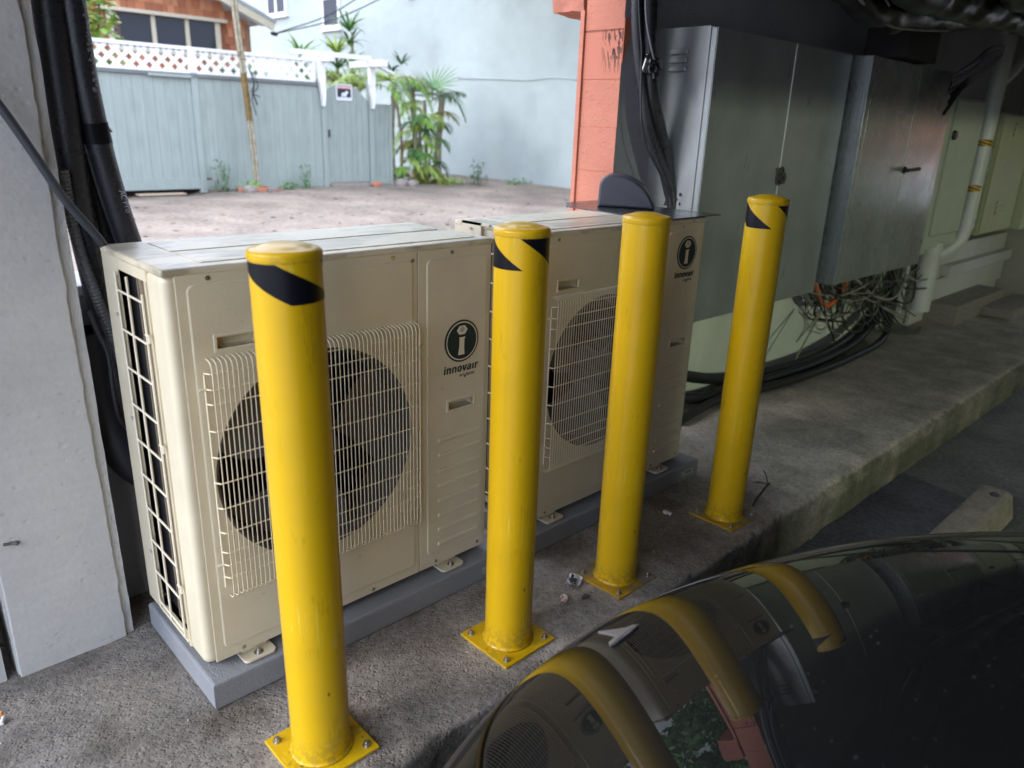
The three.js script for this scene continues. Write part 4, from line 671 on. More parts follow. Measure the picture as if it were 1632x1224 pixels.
  const sec = [[.46, .86, .86], [.9, 1.1, .74], [1.35, 1.235, .66], [1.9, 1.25, .65], [2.4, 1.2, .65], [2.9, 1.0, .72], [3.3, .86, .80]];
  const at = (z) => { let i = 0; while (i < sec.length - 2 && sec[i + 1][0] < z) i++; const a = sec[i], b = sec[i + 1], k = clamp((z - a[0]) / (b[0] - a[0])); return [mix(a[1], b[1], k), mix(a[2], b[2], k)]; };
  const roofAt = (z0, z1) => grid(24, 24, (u, v) => { const z = mix(z0, z1, v), [y, w] = at(z), k = u * 2 - 1; return [w * k, y - .05 * k * k, z]; });
  part('windscreen', roofAt(.46, 1.3), M.glass, t0); part('roof', roofAt(1.3, 2.42), plainPaint, t0); part('rear_window', roofAt(2.42, 3.25), M.glass, t0);
  for (const s of [-1, 1]) part('side_window', grid(24, 6, (u, v) => { const z = mix(.46, 3.25, u), [y, w] = at(z); return [s * mix(w, A - .03, v), mix(y - .05, .80, v), z]; }), M.glass, t0);
  part('tail', [grid(20, 8, (u, v) => [mix(-A, A, u), mix(.84, -.02, v), 3.42 + .08 * Math.sin(v * 3)]), grid(20, 4, (u, v) => [mix(-A, A, u), .84 + .02 * Math.sin(u * 3.14), mix(3.0, 3.42, v)]), grid(4, 4, (u, v) => [-A, mix(.84, -.02, u), mix(3.0, 3.42, v)]), grid(4, 4, (u, v) => [A, mix(.84, -.02, u), mix(3.0, 3.42, v)])], plainPaint, t0);
  part('underbody', bx(-.85, .85, .08, .14, -1.7, 2.1), darkTrim, t0);
  // winged emblem
  const onHood = (pts, h) => { const s = new THREE.Shape(); pts.forEach(([x, z], i) => s[i ? 'lineTo' : 'moveTo'](x - XC, -z)); const g = ext(s, h, .0012); g.rotateX(-Math.PI / 2); const p = g.attributes.position; for (let i = 0; i < p.count; i++) { const X = p.getX(i), z = p.getZ(i); const q = loc(X, hy(X, z - zf(X)) + p.getY(i), z); p.setXYZ(i, ...q); } g.computeVertexNormals(); return g; };
  const em = part('emblem', onHood([[.9555, -.7000], [.9685, -.7150], [.992, -.7165], [1.0326, -.7230], [1.0420, -.7170], [1.0440, -.7105], [1.01, -.7085], [.985, -.7065]], .005), chrome, t0);
  part('emblem_bar', onHood([[.9580, -.6965], [.9620, -.7000], [1.012, -.7035], [1.0460, -.7080], [1.0455, -.7050], [1.012, -.6995]], .005), chrome, em);
  part('emblem_wing', onHood([[1.0255, -.7860], [1.0325, -.7250], [1.0130, -.7190], [.9950, -.7170]], .004), chrome, em);
}
// ---------------------------------------------------------------- the alley behind: fence, gate, houses, plants
const FZ = -11.7, boards = [M.fence, M.fenceB, M.fenceC];
{
  const t = thing('board_fence', 'grey-blue vertical board fence topped with white lattice across the alley', 'fence', [4.6, .36, FZ]);
  const L = (x) => x - 4.6; let x = .9; seed = 5;
  while (x < 6.66) { const w = rr(.125, .15), x1 = Math.min(x + w, 6.70); part('board', bx(L(x) + .0012, L(x1) - .0012, x > 4.72 ? .03 : .2, 1.60, -.012, .012 - rr(0, .003)), boards[Math.floor(rnd() * 2.99)], t); x = x1; }
  for (const px of [1.6, 4.665]) part('post', rb(L(px) - .05, L(px) + .05, -.02, 1.66, -.03, .035, .006), M.fenceC, t);
  part('bottom_board', bx(L(.9), L(4.70), .04, .20, -.02, .026), M.fence, t); part('bottom_board', bx(L(4.72), L(6.70), .02, .16, -.02, .020), M.fenceB, t);
  part('cap_rail', bx(L(.9), L(6.70), 1.60, 1.645, -.05, .05), M.woodDark, t); part('sag_board', bx(L(4.02), L(4.62), 1.585, 1.622, .03, .07), M.fenceC, t);
  // lattice
  const y0 = 1.665, y1 = 1.955, lat = part('lattice_rail', [rb(L(.9), L(6.62), y1, y1 + .045, -.035, .035, .006), rb(L(.9), L(6.62), y0 - .02, y0 + .012, -.028, .028, .006)], M.white, t);
  part('lattice_stile', rb(L(4.66) - .05, L(4.66) + .05, y0, y1, -.034, .034, .005), M.white, t); part('lattice_stile', rb(L(6.60) - .03, L(6.60) + .03, y0, y1, -.034, .034, .005), M.white, t);
  const sl = bx(-.028, .028, -.205, .205, -.004, .004);
  for (let k = 0; k < 33; k++) { const cx = L(.98 + k * .172); for (const s of [-1, 1]) { const m = part('lattice_slat', sl, M.white, lat); m.position.set(cx, (y0 + y1) / 2, s * .006); m.rotation.z = s * -.79; } }
}
{ // dark crawl space seen under the raised end of the fence
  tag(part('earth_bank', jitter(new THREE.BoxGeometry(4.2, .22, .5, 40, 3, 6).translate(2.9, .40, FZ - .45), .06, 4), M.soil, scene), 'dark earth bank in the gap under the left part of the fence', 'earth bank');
  tag(part('loose_plank', rb(3.6, 4.25, .36, .375, FZ + .25, FZ + .42, .003), S(lin(.45, .34, .24), .9, { map: rep(T.wood, .3) }), scene), 'loose weathered plank on the ground below the raised fence', 'plank');
}
{
  const t = thing('garden_gate', 'grey-blue gate with an arched top and a warning sign, under a white arbour', 'gate', [7.2, .39, FZ]);
  const s = new THREE.Shape(); s.moveTo(-.40, .04); s.lineTo(.41, .04); s.lineTo(.41, 1.38); s.quadraticCurveTo(.30, 1.66, .0, 1.70); s.quadraticCurveTo(-.28, 1.68, -.40, 1.56);
  const nb = 7; for (let k = 0; k < nb; k++) { const a = -.40 + k * .81 / nb, b = a + .81 / nb - .004, top = (x) => { const q = clamp((x + .40) / .81); return 1.50 + .62 * q * (1 - q) * 1.25 - .14 * q; }; const sh = new THREE.Shape(); sh.moveTo(a, .05); sh.lineTo(b, .05); for (let i = 0; i <= 6; i++) { const x = mix(b, a, i / 6); sh.lineTo(x, top(x)); } part('board', ext(sh, .022, .0015, -.011), boards[k % 3], t); }
  part('gate_post', rb(-.50, -.405, -.04, 1.72, -.05, .05, .006), M.fenceC, t); part('gate_post', rb(.415, .50, -.04, 1.72, -.05, .05, .006), M.fenceC, t);
  part('threshold', rb(-.42, .43, -.05, .03, -.12, .2, .01), M.stone, t);
  part('latch', rb(-.385, -.35, .78, .90, .012, .04, .004), S(lin(.05, .05, .05), .5), t);
  const px = .52; let x = px; while (x < .86) { part('side_board', bx(x + .002, Math.min(x + .115, .87) - .002, .02, 1.30, -.01, .012), boards[Math.floor(x * 31) % 3], t); x += .115; }
  part('side_frame', [bx(.50, .88, 1.30, 1.34, -.02, .02), bx(.50, .88, .0, .10, -.015, .018), bx(.83, .89, -.02, 1.34, -.03, .03)], M.fenceC, t);
}
{
  const t = thing('white_arbour', 'white wooden arbour beams over the gate with curved side brackets', 'arbour', [7.1, 2.2, FZ]);
  part('front_beam', rb(-.90, .55, .20, .275, .04, .085, .006), M.white, t);
  part('side_beam', rb(-.42, -.32, .12, .22, -.5, .35, .006), M.white, t); part('side_beam', rb(.48, .60, .10, .2, -.5, .5, .006), M.white, t);
  part('sloping_brace', rod([.52, .2, .06], [1.02, .02, .06], .035, 4), M.white, t);
  const br = (x) => { const s = new THREE.Shape(); s.moveTo(-.055, .16); s.lineTo(.055, .16); s.lineTo(.055, -.18); s.quadraticCurveTo(.055, -.48, .02, -.56); s.lineTo(-.008, -.55); s.quadraticCurveTo(-.012, -.32, -.055, -.16); const g = ext(s, .07, .004, .05); g.translate(x, 0, 0); return g; };
  part('bracket', br(-.40), M.white, t); part('bracket', br(.55), M.white, t);
  const signTex = tex(256, (u, v) => { if (u < .07 || u > .93 || v < .08 || v > .93) return [.86, .86, .86]; if (v > .70) return [.58, .10, .12]; const dx = u - .5, dy = v - .38; if (dx * dx * 3 + dy * dy * 7 < .09 || Math.hypot(u - .66, v - .50) < .10 || (Math.abs(u - .38) < .04 && v < .38) || (Math.abs(u - .58) < .04 && v < .38)) return [.82, .83, .86]; if (v < .2) return [.8, .8, .82]; return [.09, .10, .14]; }, true, 200);
  const sg = thing('warning_sign', 'small red, black and white WARNING sign with an animal picture on the gate', 'sign', [7.14, 1.88, FZ + .022]);
  const pl = bx(-.15, .15, -.125, .125, 0, .006); { const uv = pl.attributes.uv; for (let k = 16; k < 20; k++) uv.setXY(k, (uv.getX(k) + .15) / .3, (uv.getY(k) + .125) / .25); } part('plate', pl, S(lin(.95, .95, .95), .6, { map: signTex }), sg);
  const g = text3('WARNING', .034, .001); const k = .24 / (g.boundingBox.max.x - g.boundingBox.min.x); g.scale(k, 1.1, 1); g.translate(-.12, .062, .0065); part('lettering', g, M.white, sg);
}
// orange shingled house with a band of three windows and a raking white eave
{
  const t = thing('shingle_house', 'orange cedar-shingled house gable behind the fence with a three-part window', 'house', [4.5, .3, -15.2]);
  const L = (x) => x - 4.5, rake = (x) => 3.06 + (7.33 - x) * .40;   // underside of the eave
  const w = new THREE.Shape(); w.moveTo(L(-1), 0); w.lineTo(L(7.12), 0); w.lineTo(L(7.12), rake(7.12) - .3); w.lineTo(L(-1), rake(-1) - .3); part('wall', ext(w, .2, 0, -.04), S(lin(.28, .10, .05), .9), t);
  const WX0 = 4.70, WX1 = 6.48, WY0 = 2.55, WY1 = 3.06; seed = 17; const sh = {};
  for (let r = 0; r < 11; r++) { const y = 2.32 + r * .135; let x = 3.3 + rr(-.1, 0); while (x < 7.1) { const ww = rr(.09, .19), c = x + ww / 2; const inW = x + ww > WX0 - .1 && x < WX1 + .1 && y + .135 > WY0 - .08 && y < WY1 + .03; if (!inW && y + .1 < rake(c)) { const q = Math.round(ww * 100); sh[q] = sh[q] || (() => { const g = new THREE.BoxGeometry(q / 100 - .006, .17, .014); g.rotateX(-.07); return g; })(); const m = part('shingle', sh[q], M.shingle[Math.floor(rnd() * 3.99)], t); m.position.set(L(c), y + .085 - .3 + rr(-.006, .006), .172 + rr(0, .004)); m.rotation.z = rr(-.012, .012); } x += ww; } }
  part('shingle_backing', bx(L(3.2), L(7.1), 1.4, 2.02, .15, .17), M.shingle[1], t);
  const wf = part('window', [rb(L(WX0) - .09, L(WX0), WY0 - .36, WY1 - .24, .14, .22, .006), rb(L(WX1), L(WX1) + .09, WY0 - .36, WY1 - .24, .14, .22, .006), rb(L(WX0) - .09, L(WX1) + .09, WY0 - .40, WY0 - .33, .14, .23, .006), rb(L(WX0) - .22, L(WX1) + .2, WY1 - .29, WY1 - .23, .14, .30, .008), rb(L(5.37) - .035, L(5.37) + .035, WY0 - .34, WY1 - .29, .15, .215, .005), rb(L(5.96) - .035, L(5.96) + .035, WY0 - .34, WY1 - .29, .15, .215, .005)], M.cream, t);
  for (const [a, b] of [[WX0, 5.335], [5.405, 5.925], [5.995, WX1]]) part('pane', bx(L(a), L(b), WY0 - .34, WY1 - .28, .165, .172), M.glass, wf);
  part('curtain', bx(L(WX0) + .02, L(WX0) + .12, WY0 - .34, WY1 - .29, .1735, .178), S(lin(.12, .07, .07), .9), wf);
  part('corner_board', rb(L(7.06), L(7.16), 1.3, rake(7.1) - .35, .0, .2, .006), S(lin(.30, .17, .10), .8, { map: rep(T.wood, .2) }), t);
  // roof: fascia, soffit and tiles
  const ang = Math.atan(.40), len = 9; const rf = new THREE.Group(); rf.name = 'roof_assembly';
  const mk = (name, x0, x1, y0, y1, z0, z1, m) => { const g = bx(x0, x1, y0, y1, z0, z1); g.rotateZ(-ang); g.translate(L(7.42), 3.02 - .3, 0); return part(name, g, m, t); };
  mk('roof', -len, 0, .12, .17, -3, .68, S(lin(.34, .37, .40), .8, { map: rep(T.paint, .6) })); mk('fascia', -len, 0, -.02, .12, .62, .66, M.cream); mk('soffit', -len, -.01, .09, .118, .1, .62, M.white);
}
// big pale house wall on the right
{
  const X = 11, z0 = -7.4, z1 = -27, hgt = 9, t = thing('stucco_house', 'tall pale blue-grey stucco house with two white windows, closing the alley on the right', 'house', [X, 0, -16]);
  const g = new THREE.PlaneGeometry(z0 - z1, hgt, 120, 40); g.rotateY(-Math.PI / 2); g.translate(0, hgt / 2 - .1, (z0 + z1) / 2 + 16);
  { const p = g.attributes.position; for (let i = 0; i < p.count; i++) p.setX(i, p.getX(i) + .03 * (fbm(p.getZ(i) * .5, p.getY(i) * .6, 3, 701) - .5)); g.computeVertexNormals(); }
  part('stucco_face', g, M.stucco, t); part('house_body', bx(.05, 8, -.1, hgt - .1, z1 + 16, z0 + 16), M.stuccoPlain, t);
  const crack = []; seed = 3; for (const [pts] of [[[[-1.2, 2.30], [-1.9, 2.29], [-2.6, 2.33], [-3.2, 2.30], [-4.2, 2.33], [-5.4, 2.37]]]]) crack.push(tube(pts.map(([z, y]) => [-.012, y, z + 16 - 8]), .012, 60, 5)); part('render_ridge', crack, M.stuccoPlain, t);
  for (const [za, zb, ya, kind] of [[-18.0, -18.85, 3.60, 1], [-20.7, -21.85, 4.08, 2]]) {
    const Z = (z) => z + 16, y1 = ya + 1.35;
    const f = part('window', [rb(-.05, .03, ya, ya + .09, Z(zb), Z(za), .006), rb(-.05, .03, y1 - .09, y1, Z(zb), Z(za), .006), rb(-.05, .03, ya + .09, y1 - .09, Z(zb), Z(zb) + .09, .006), rb(-.05, .03, ya + .09, y1 - .09, Z(za) - .09, Z(za), .006), kind === 1 ? rb(-.06, .03, ya + .68, ya + .78, Z(zb) + .09, Z(za) - .09, .006) : rb(-.06, .03, ya + .09, y1 - .09, Z((za + zb) / 2) - .05, Z((za + zb) / 2) + .05, .006)], M.white, t);
    part('pane', bx(-.035, -.025, ya + .09, y1 - .09, Z(zb) + .09, Z(za) - .09), M.glass, f);
    part('sill', rb(-.09, .02, ya - .05, ya - .005, Z(zb) - .05, Z(za) + .05, .006), M.white, f);
  }
  part('drain_spout', rb(-.12, .02, 4.05, 4.3, .85, 1.05, .01), S(lin(.42, .47, .53), .6), t);
}
// sagging service cables between the houses
{
  const a = [7.45, 2.95, -14.6];
  const defs = [[a, [8.6, 3.3, -14.4], [10, 4.0, -14.2], [11, 4.7, -14.0]], [a, [8.7, 3.45, -14.5], [10, 4.35, -14.4], [11, 5.2, -14.4]]];
  const lab = ['lower thin cable running from the shingled house eave to the stucco house', 'upper thin cable running from the shingled house eave to the stucco house'];
  defs.forEach((d, i) => tag(part('service_cable', tube(d, .012, 30, 5), M.rubber, scene), lab[i], 'cable', 'service cables'));
  tag(part('cable_clamp', jitter(new THREE.IcosahedronGeometry(.05, 1).scale(1.6, .8, .8).translate(...a), .02, 20), M.black, scene), 'dark cable clamp at the corner of the shingled house eave', 'cable clamp');
}
// ---------------------------------------------------------------- plants
const blade = (L, w, droop, segs = 6) => { // strap leaf along +x, drooping
  const pos = [], uv = [], idx = []; for (let i = 0; i <= segs; i++) { const k = i / segs, x = L * k * (1 - .18 * droop * k), y = L * (.55 * k - droop * k * k), h = w * Math.sin(Math.PI * Math.min(1, .12 + .88 * k)) * .5 + .0008; pos.push(x, y, -h, x, y + h * .35, 0, x, y, h); uv.push(k, 0, k, .5, k, 1); }
  for (let i = 0; i < segs; i++) for (let s = 0; s < 2; s++) { const a = i * 3 + s, b = a + 1, c = a + 3, d = a + 4; idx.push(a, c, b, b, c, d); }
  const g = new THREE.BufferGeometry(); g.setAttribute('position', new THREE.Float32BufferAttribute(pos, 3)); g.setAttribute('uv', new THREE.Float32BufferAttribute(uv, 2)); g.setIndex(idx); g.computeVertexNormals(); return g;
};
function frondGeo(L, n, leafL, droop, w = .022) { // feather frond along +x
  const l = [], P0 = (k) => V(L * k * (1 - .15 * droop * k), L * (.8 * k - droop * k * k), 0); const rib = []; for (let i = 0; i <= 8; i++) rib.push(P0(i / 8));
  l.push(clean(tube(rib, .007, 12, 5)));
  for (let i = 0; i < n; i++) { const k = .16 + .84 * i / (n - 1), p = P0(k), ll = leafL * Math.sin(Math.PI * (.14 + .80 * k)) * rr(.85, 1.1); for (const s of [-1, 1]) { const g = blade(ll, w, rr(.5, .9), 3); g.rotateZ(-.25 - rr(0, .3)); g.rotateY(s * -(1.05 - .5 * k)); g.translate(p.x, p.y, p.z); l.push(clean(g)); } }
  return mergeGeometries(l);
}
function fanGeo(r, n) { const l = []; for (let i = 0; i < n; i++) { const a = -2.0 + 4.0 * i / (n - 1), g = blade(r * rr(.85, 1), .035, .12, 4); g.rotateZ(-.42 + rr(-.06, .06)); g.rotateY(a); l.push(clean(g)); } return mergeGeometries(l); }
function palm(label, pos, spec, cat = 'palm', group) {
  const t = thing('palm_plant', label, cat, pos, group);
  for (const [x, z, h, r] of spec.stems || []) part('stem', tube([[x, -.1, z], [x + rr(-.03, .03), h * .5, z], [x + rr(-.06, .06), h, z + rr(-.04, .04)]], r, 12, 8), M.trunk, t);
  for (const f of spec.fronds) { const g = f.fan ? fanGeo(f.L, 17) : f.strap ? mergeGeometries(Array.from({ length: f.n }, (_, i) => clean(blade(f.L * rr(.7, 1.1), .045, rr(.15, .8)).rotateZ(rr(.1, .7)).rotateY(i * 2.4 + rr(0, .5))))) : frondGeo(f.L, f.n || 26, f.leaf || .3, f.droop ?? .7); const m = part('frond', g, f.m || M.leafA, t); m.position.set(f.x || 0, f.y || 0, f.z || 0); m.rotation.set(0, f.a || 0, f.tilt || 0, 'YXZ'); }
  return t;
}
seed = 1234;
palm('broad bright green fan palm leaf arching over the gate side panel', [8.30, .36, -12.0], { stems: [[.05, 0, 1.75, .035], [.12, .1, 1.5, .03]], fronds: [{ fan: 1, L: .62, y: 1.80, x: -.02, a: 2.6, tilt: .25, m: M.leafC }, { fan: 1, L: .5, y: 1.78, x: .0, a: 1.2, tilt: .5, m: M.leafC }, { L: .8, y: 1.75, a: 3.3, droop: .9, m: M.leafC, leaf: .34 }, { L: 1.0, y: 1.75, a: -.3, droop: 1.35, m: M.leafY, leaf: .36 }, { L: .95, y: 1.7, a: -.9, droop: 1.3, m: M.leafA, leaf: .3 }, { L: 1, y: 1.6, a: -1.9, droop: 1.3, m: M.leafA, leaf: .34 }, { L: .9, y: 1.6, a: 2.2, droop: 1.1, m: M.leafC, leaf: .3 }, { L: .9, y: 1.5, a: .4, droop: 1.4, m: M.leafC, leaf: .34 }, { L: .85, y: 1.3, a: -.5, droop: 1.2, m: M.leafC, leaf: .32 }] });
palm('clump of feathery palms at the corner between the gate and the stucco house', [8.75, .34, -11.75], { stems: [[0, 0, 1.2, .03], [.2, -.1, 1.5, .035], [-.16, .05, 1.0, .025], [.33, .05, .9, .025], [.12, .1, .6, .02]], fronds: Array.from({ length: 40 }, (_, i) => ({ L: rr(.32, .60), n: 20, leaf: rr(.20, .34), y: .06 + 1.15 * Math.pow(i / 39, 1.15), x: rr(-.22, .2), z: rr(-.2, .3), a: i * 2.4, droop: rr(.8, 1.6), m: [M.leafA, M.leafC, M.leafB, M.leafC, M.leafD, M.leafA, M.leafC, M.leafY, M.leafB][i % 9] })).concat([{ L: .85, y: 1.45, x: .2, a: -.15, droop: .6, m: M.leafP, leaf: .36 }, { L: .75, y: 1.2, x: .22, a: -.1, droop: .95, m: M.leafY, leaf: .28 }, { L: .75, y: 1.0, x: .25, a: .3, droop: .9, m: M.leafD, leaf: .3 }]) });
palm('tall pale fan palm behind the palm clump against the stucco house', [9.05, .3, -12.3], { stems: [[0, 0, 1.7, .05], [.42, .2, 1.7, .06]], fronds: [{ fan: 1, L: .62, y: 1.75, a: 1.4, tilt: .5, m: M.leafP }, { fan: 1, L: .55, y: 1.7, a: 3.3, tilt: .3, m: M.leafP }, { fan: 1, L: .6, x: .45, y: 1.8, a: .3, tilt: .8, m: M.leafB }, { fan: 1, L: .6, x: .45, y: 1.75, a: 1.9, tilt: .7, m: M.leafB }, { fan: 1, L: .6, x: .45, y: 1.65, a: -1.5, tilt: .1, m: M.leafD }, { fan: 1, L: .58, x: .4, y: 1.6, a: 2.6, tilt: .1, m: M.leafB }, { L: .9, x: .4, y: 1.55, a: -.2, droop: 1.2, m: M.leafB }, { L: .8, x: .3, y: 1.45, a: 3.0, droop: 1.3, m: M.leafC }] });
for (const [x, z, h, L, m, label] of [[7.22, -13.2, 2.2, .5, M.leafA, 'leftmost of three strap-leaved plants rising behind the gate arch'], [8.02, -13.3, 2.28, .5, M.leafC, 'middle of three strap-leaved plants rising behind the gate arch'], [8.42, -13.5, 2.72, .58, M.leafB, 'tallest strap-leaved plant rising behind the gate arch, nearest the upper window']]) palm(label, [x, .3, z], { stems: [[0, 0, h, .03]], fronds: [{ strap: 1, n: 26, L, y: h, m }, { strap: 1, n: 16, L: L * .9, y: h - .25, m: M.leafD }, { strap: 1, n: 22, L: L, y: h * .76, m: M.leafA }, { strap: 1, n: 22, L: L, y: h * .62, m: M.leafC }] }, 'dracaena', 'strap-leaved plants behind the gate');
palm('yellow-green palm filling the gap between the gate arch and the arbour', [7.55, .3, -12.5], { stems: [[0, 0, 1.5, .03]], fronds: Array.from({ length: 12 }, (_, i) => ({ L: .7, n: 18, leaf: .3, y: 1.6 + .3 * rnd(), a: i * 2.4, droop: rr(.5, .9), m: i % 3 ? M.leafC : M.leafY })) });
palm('dark leafy palm tip just above the lattice, left of the arbour', [6.0, .3, -12.9], { stems: [[0, 0, 1.75, .03]], fronds: [{ L: .7, y: 1.75, a: .3, m: M.leafD, droop: .9 }, { L: .7, y: 1.75, a: 2.5, m: M.leafD, droop: .8 }, { L: .6, y: 1.8, a: 4.4, m: M.leafB }, { L: .65, y: 1.8, a: 1.4, m: M.leafD }] });
palm('dark tuft of leaves above the palms, against the stucco house', [9.1, .3, -13.1], { stems: [[0, 0, 2.05, .03]], fronds: [{ strap: 1, n: 22, L: .3, y: 2.05, m: M.leafD }, { strap: 1, n: 12, L: .35, x: .22, y: 2.2, m: M.leafD }] }, 'plant');
// slender leaning trunk in front of the fence, its feet ringed with bricks
{
  const t = thing('slender_palm_tree', 'slender leaning palm with a mossy orange band on its trunk, before the fence', 'palm tree', [5.33, .37, -11.35]);
  part('trunk', tube([[.02, -.1, 0], [.01, .5, 0], [-.03, 1.2, 0], [-.07, 1.8, 0], [-.13, 2.6, .02], [-.18, 3.6, .05], [-.2, 4.6, .1]], .046, 40, 12), M.trunk, t);
  part('moss_band', jitter(tube([[-.018, 1.02, 0], [-.04, 1.35, 0], [-.063, 1.68, 0]], .048, 20, 12), .01, 20), M.moss, t); part('moss_band', jitter(tube([[-.072, 1.85, 0], [-.098, 2.2, 0], [-.113, 2.4, .01]], .0475, 20, 12), .012, 24), S(lin(.30, .29, .15), .95, { map: rep(T.bark, .2) }), t);
  part('hanging_root', [tube([[-.02, 1.75, .1], [.04, 1.55, .1], [.02, 1.4, .1], [.07, 1.25, .1]], .012, 16, 5), tube([[.02, 1.7, .1], [.1, 1.5, .1], [.0, 1.38, .1], [.04, 1.1, .1]], .008, 16, 5), tube([[.03, 1.5, .1], [-.02, 1.42, .12], [.12, 1.36, .1]], .007, 10, 5)], M.black, t);
  for (let k = 0; k < 13; k++) { const m = part('frond', frondGeo(1.7, 34, .5, .9, .03), k % 2 ? M.leafA : M.leafB, t); m.position.set(-.25, 4.6, .1); m.rotation.set(0, k * 2.4, rr(-.3, .5), 'YXZ'); }
  seed = 8; for (let k = 0; k < 9; k++) { const a = k * .7 - .3, m = part('brick', rb(-.095, .095, 0, .055, -.045, .045, .006), k % 4 === 2 ? M.stone : M.brick, t); m.position.set(.02 + .27 * Math.cos(a), .0 + rr(-.02, .02), .02 + .2 * Math.sin(a)); m.rotation.y = -a + 1.57 + rr(-.3, .3); }
}
// bush at the upper left, leaves close to the lattice
{
  const t = thing('leafy_bush', 'bright green leafy bush at the upper left, hanging over the lattice', 'bush', [3.42, .3, -12.5]); seed = 21;
  part('stem', [tube([[0, 0, 0], [.05, 1.2, 0], [.1, 2.2, .1]], .03, 12, 6), tube([[.03, 1, 0], [.2, 1.8, .1], [.3, 2.6, .2]], .015, 12, 6)], M.trunk, t);
  const lf = []; for (let k = 0; k < 420; k++) { const a = rnd() * 6.28, r = Math.pow(rnd(), .6) * .42, y = 2.05 + rr(-.5, .75); const g = blade(rr(.14, .26), rr(.06, .11), rr(.1, .6), 3); g.rotateZ(rr(-.6, .4)); g.rotateY(rnd() * 6.28); g.translate(r * Math.cos(a) + .05, y, .25 + r * .7 * Math.sin(a)); lf.push(clean(g)); }
  part('foliage', mergeGeometries(lf.slice(0, 280)), M.leafC, t).userData.kind = 'stuff'; part('foliage', mergeGeometries(lf.slice(280)), M.leafA, t).userData.kind = 'stuff';
}
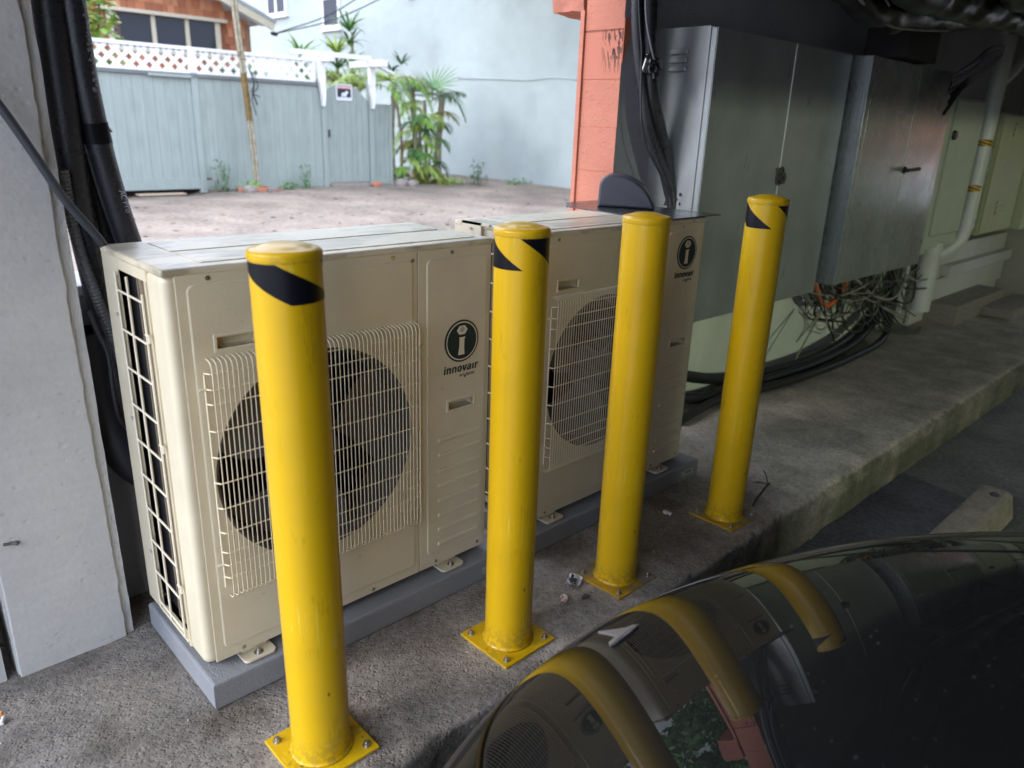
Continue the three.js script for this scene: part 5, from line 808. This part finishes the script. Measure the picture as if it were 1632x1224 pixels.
// weeds and litter along the foot of the fence and wall
{
  seed = 61; const weed = (x, z, h, n, m, label, spread = .22) => { const t = thing('weed', label, 'weed', [x, alleyY(x, z), z], 'weeds growing in the alley'); const l = []; for (let k = 0; k < n; k++) { const g = blade(rr(.06, .15), rr(.012, .03), rr(.2, .9), 3); g.rotateZ(rr(-.2, .9)); g.rotateY(rnd() * 6.28); g.translate(rr(-spread, spread) * rr(.2, 1), Math.pow(rnd(), 1.6) * h, rr(-.12, .12)); l.push(clean(g)); } part('leaves', mergeGeometries(l), m, t).userData.kind = 'stuff'; const st = []; for (let k = 0; k < 6; k++) st.push(rod([rr(-.08, .08), -.02, 0], [rr(-spread, spread) * .7, h * rr(.5, 1), rr(-.08, .08)], .004, 4)); part('stems', st, M.leafB, t); };
  weed(4.85, -11.45, .45, 110, M.leafP, 'grey-green weed against the fence post'); weed(6.25, -11.45, .35, 50, M.leafB, 'thin weed against the fence, nearest the gate', .14); weed(5.2, -11.25, .12, 60, M.leafA, 'low weed left of the brick ring', .16); weed(5.85, -11.3, .10, 50, M.leafB, 'low weed right of the brick ring', .2); weed(9.7, -11.2, .42, 130, M.leafP, 'pale bushy weed between the palm clump and the stucco house', .26); weed(9.05, -11.2, .1, 110, M.leafC, 'low bright green weeds before the palm clump', .4); weed(10.5, -10.9, .09, 60, M.leafB, 'sparse low weeds along the foot of the stucco house', .4);
  const rocks = []; for (const [x, z, s, m, label] of [[8.05, -11.35, .11, M.stone, 'pale rough stone at the foot of the side panel, beside the palms'], [8.25, -11.3, .09, M.stone, 'smaller pale stone next to the palms'], [7.55, -11.4, .075, M.brick, 'broken reddish stone at the foot of the gate'], [9.05, -11.45, .10, M.brick, 'dark red stone under the palm clump'], [5.15, -11.15, .09, M.stone, 'pale stone left of the slender palm']]) { const g = jitter(new THREE.IcosahedronGeometry(s, 2).scale(1.4, .7, .9), s * .7, 9, 811); const m2 = part('stone', g, m, scene); m2.position.set(x, alleyY(x, z) + s * .3, z); tag(m2, label, 'stone'); }
  const lit = []; seed = 71; for (let k = 0; k < 900; k++) { const x = rr(1.5, 12), z = rr(-11.5, -3), s = rr(.008, .03); const g = new THREE.CircleGeometry(s, 5); g.rotateX(-1.57 + rr(-.4, .4)); g.rotateY(rnd() * 6); g.scale(1.5, 1, .8); g.translate(x, alleyY(x, z) + .006, z); lit.push(clean(g)); }
  tag(part('leaf_litter', mergeGeometries(lit), S(lin(.22, .13, .07), .9, { side: THREE.DoubleSide }), scene), 'dry leaves and crumbs scattered over the alley', 'leaf litter', null, 'stuff');
}
// tall leafy tree whose crown hangs over the alley above the frame; the car bonnet mirrors it
{
  const t = thing('broadleaf_tree', 'large leafy tree beside the stucco house, hidden behind the orange wall and above the picture', 'tree', [10.25, 0, -7.7]); seed = 91;
  part('trunk', tube([[0, 0, 0], [-.05, 2, -.2], [-.2, 4, -.8], [-.5, 6, -1.6], [-.6, 7.8, -2.2]], .17, 20, 10), M.trunk, t);
  for (let k = 0; k < 7; k++) part('limb', tube([[-.25, 4.2 + k * .35, -.9 - k * .15], [-.5 + Math.cos(k * 2.2) * .9, 5.3 + k * .3, -1.8 + Math.sin(k * 2.2) * .9], [-.6 + Math.cos(k * 2.2) * 1.6, 5.9 + k * .35, -2.4 + Math.sin(k * 2.2) * 1.7]], .05, 12, 6), M.trunk, t);
  const leaf = blade(.26, .12, .3, 2), N = 9000, im = new THREE.InstancedMesh(leaf, M.leafB, N); im.name = 'crown'; im.castShadow = im.receiveShadow = true; const mt = new THREE.Matrix4(), q = new THREE.Quaternion(), e = new THREE.Euler();
  const cl = Array.from({ length: 40 }, () => { const a = rnd() * 6.28, r = Math.sqrt(rnd()) * 2.1; return [-.7 + r * Math.cos(a), rr(4.7, 8.6), -2.6 + r * 1.15 * Math.sin(a), rr(.45, .85)]; });
  for (let k = 0; k < N; k++) { const c = cl[k % 40], a = rnd() * 6.28, b = Math.acos(rr(-1, 1)), r = c[3] * Math.pow(rnd(), .4); e.set(rr(-1, 1), rnd() * 6.28, rr(-1, 1)); q.setFromEuler(e); const s = rr(.7, 1.3); mt.compose(V(c[0] + r * Math.sin(b) * Math.cos(a), c[1] + .7 * r * Math.cos(b), c[2] + r * Math.sin(b) * Math.sin(a)), q, V(s, s, s)); im.setMatrixAt(k, mt); }
  im.userData.kind = 'stuff'; t.add(im);
}
// ---------------------------------------------------------------- draw
renderer.render(scene, camera);
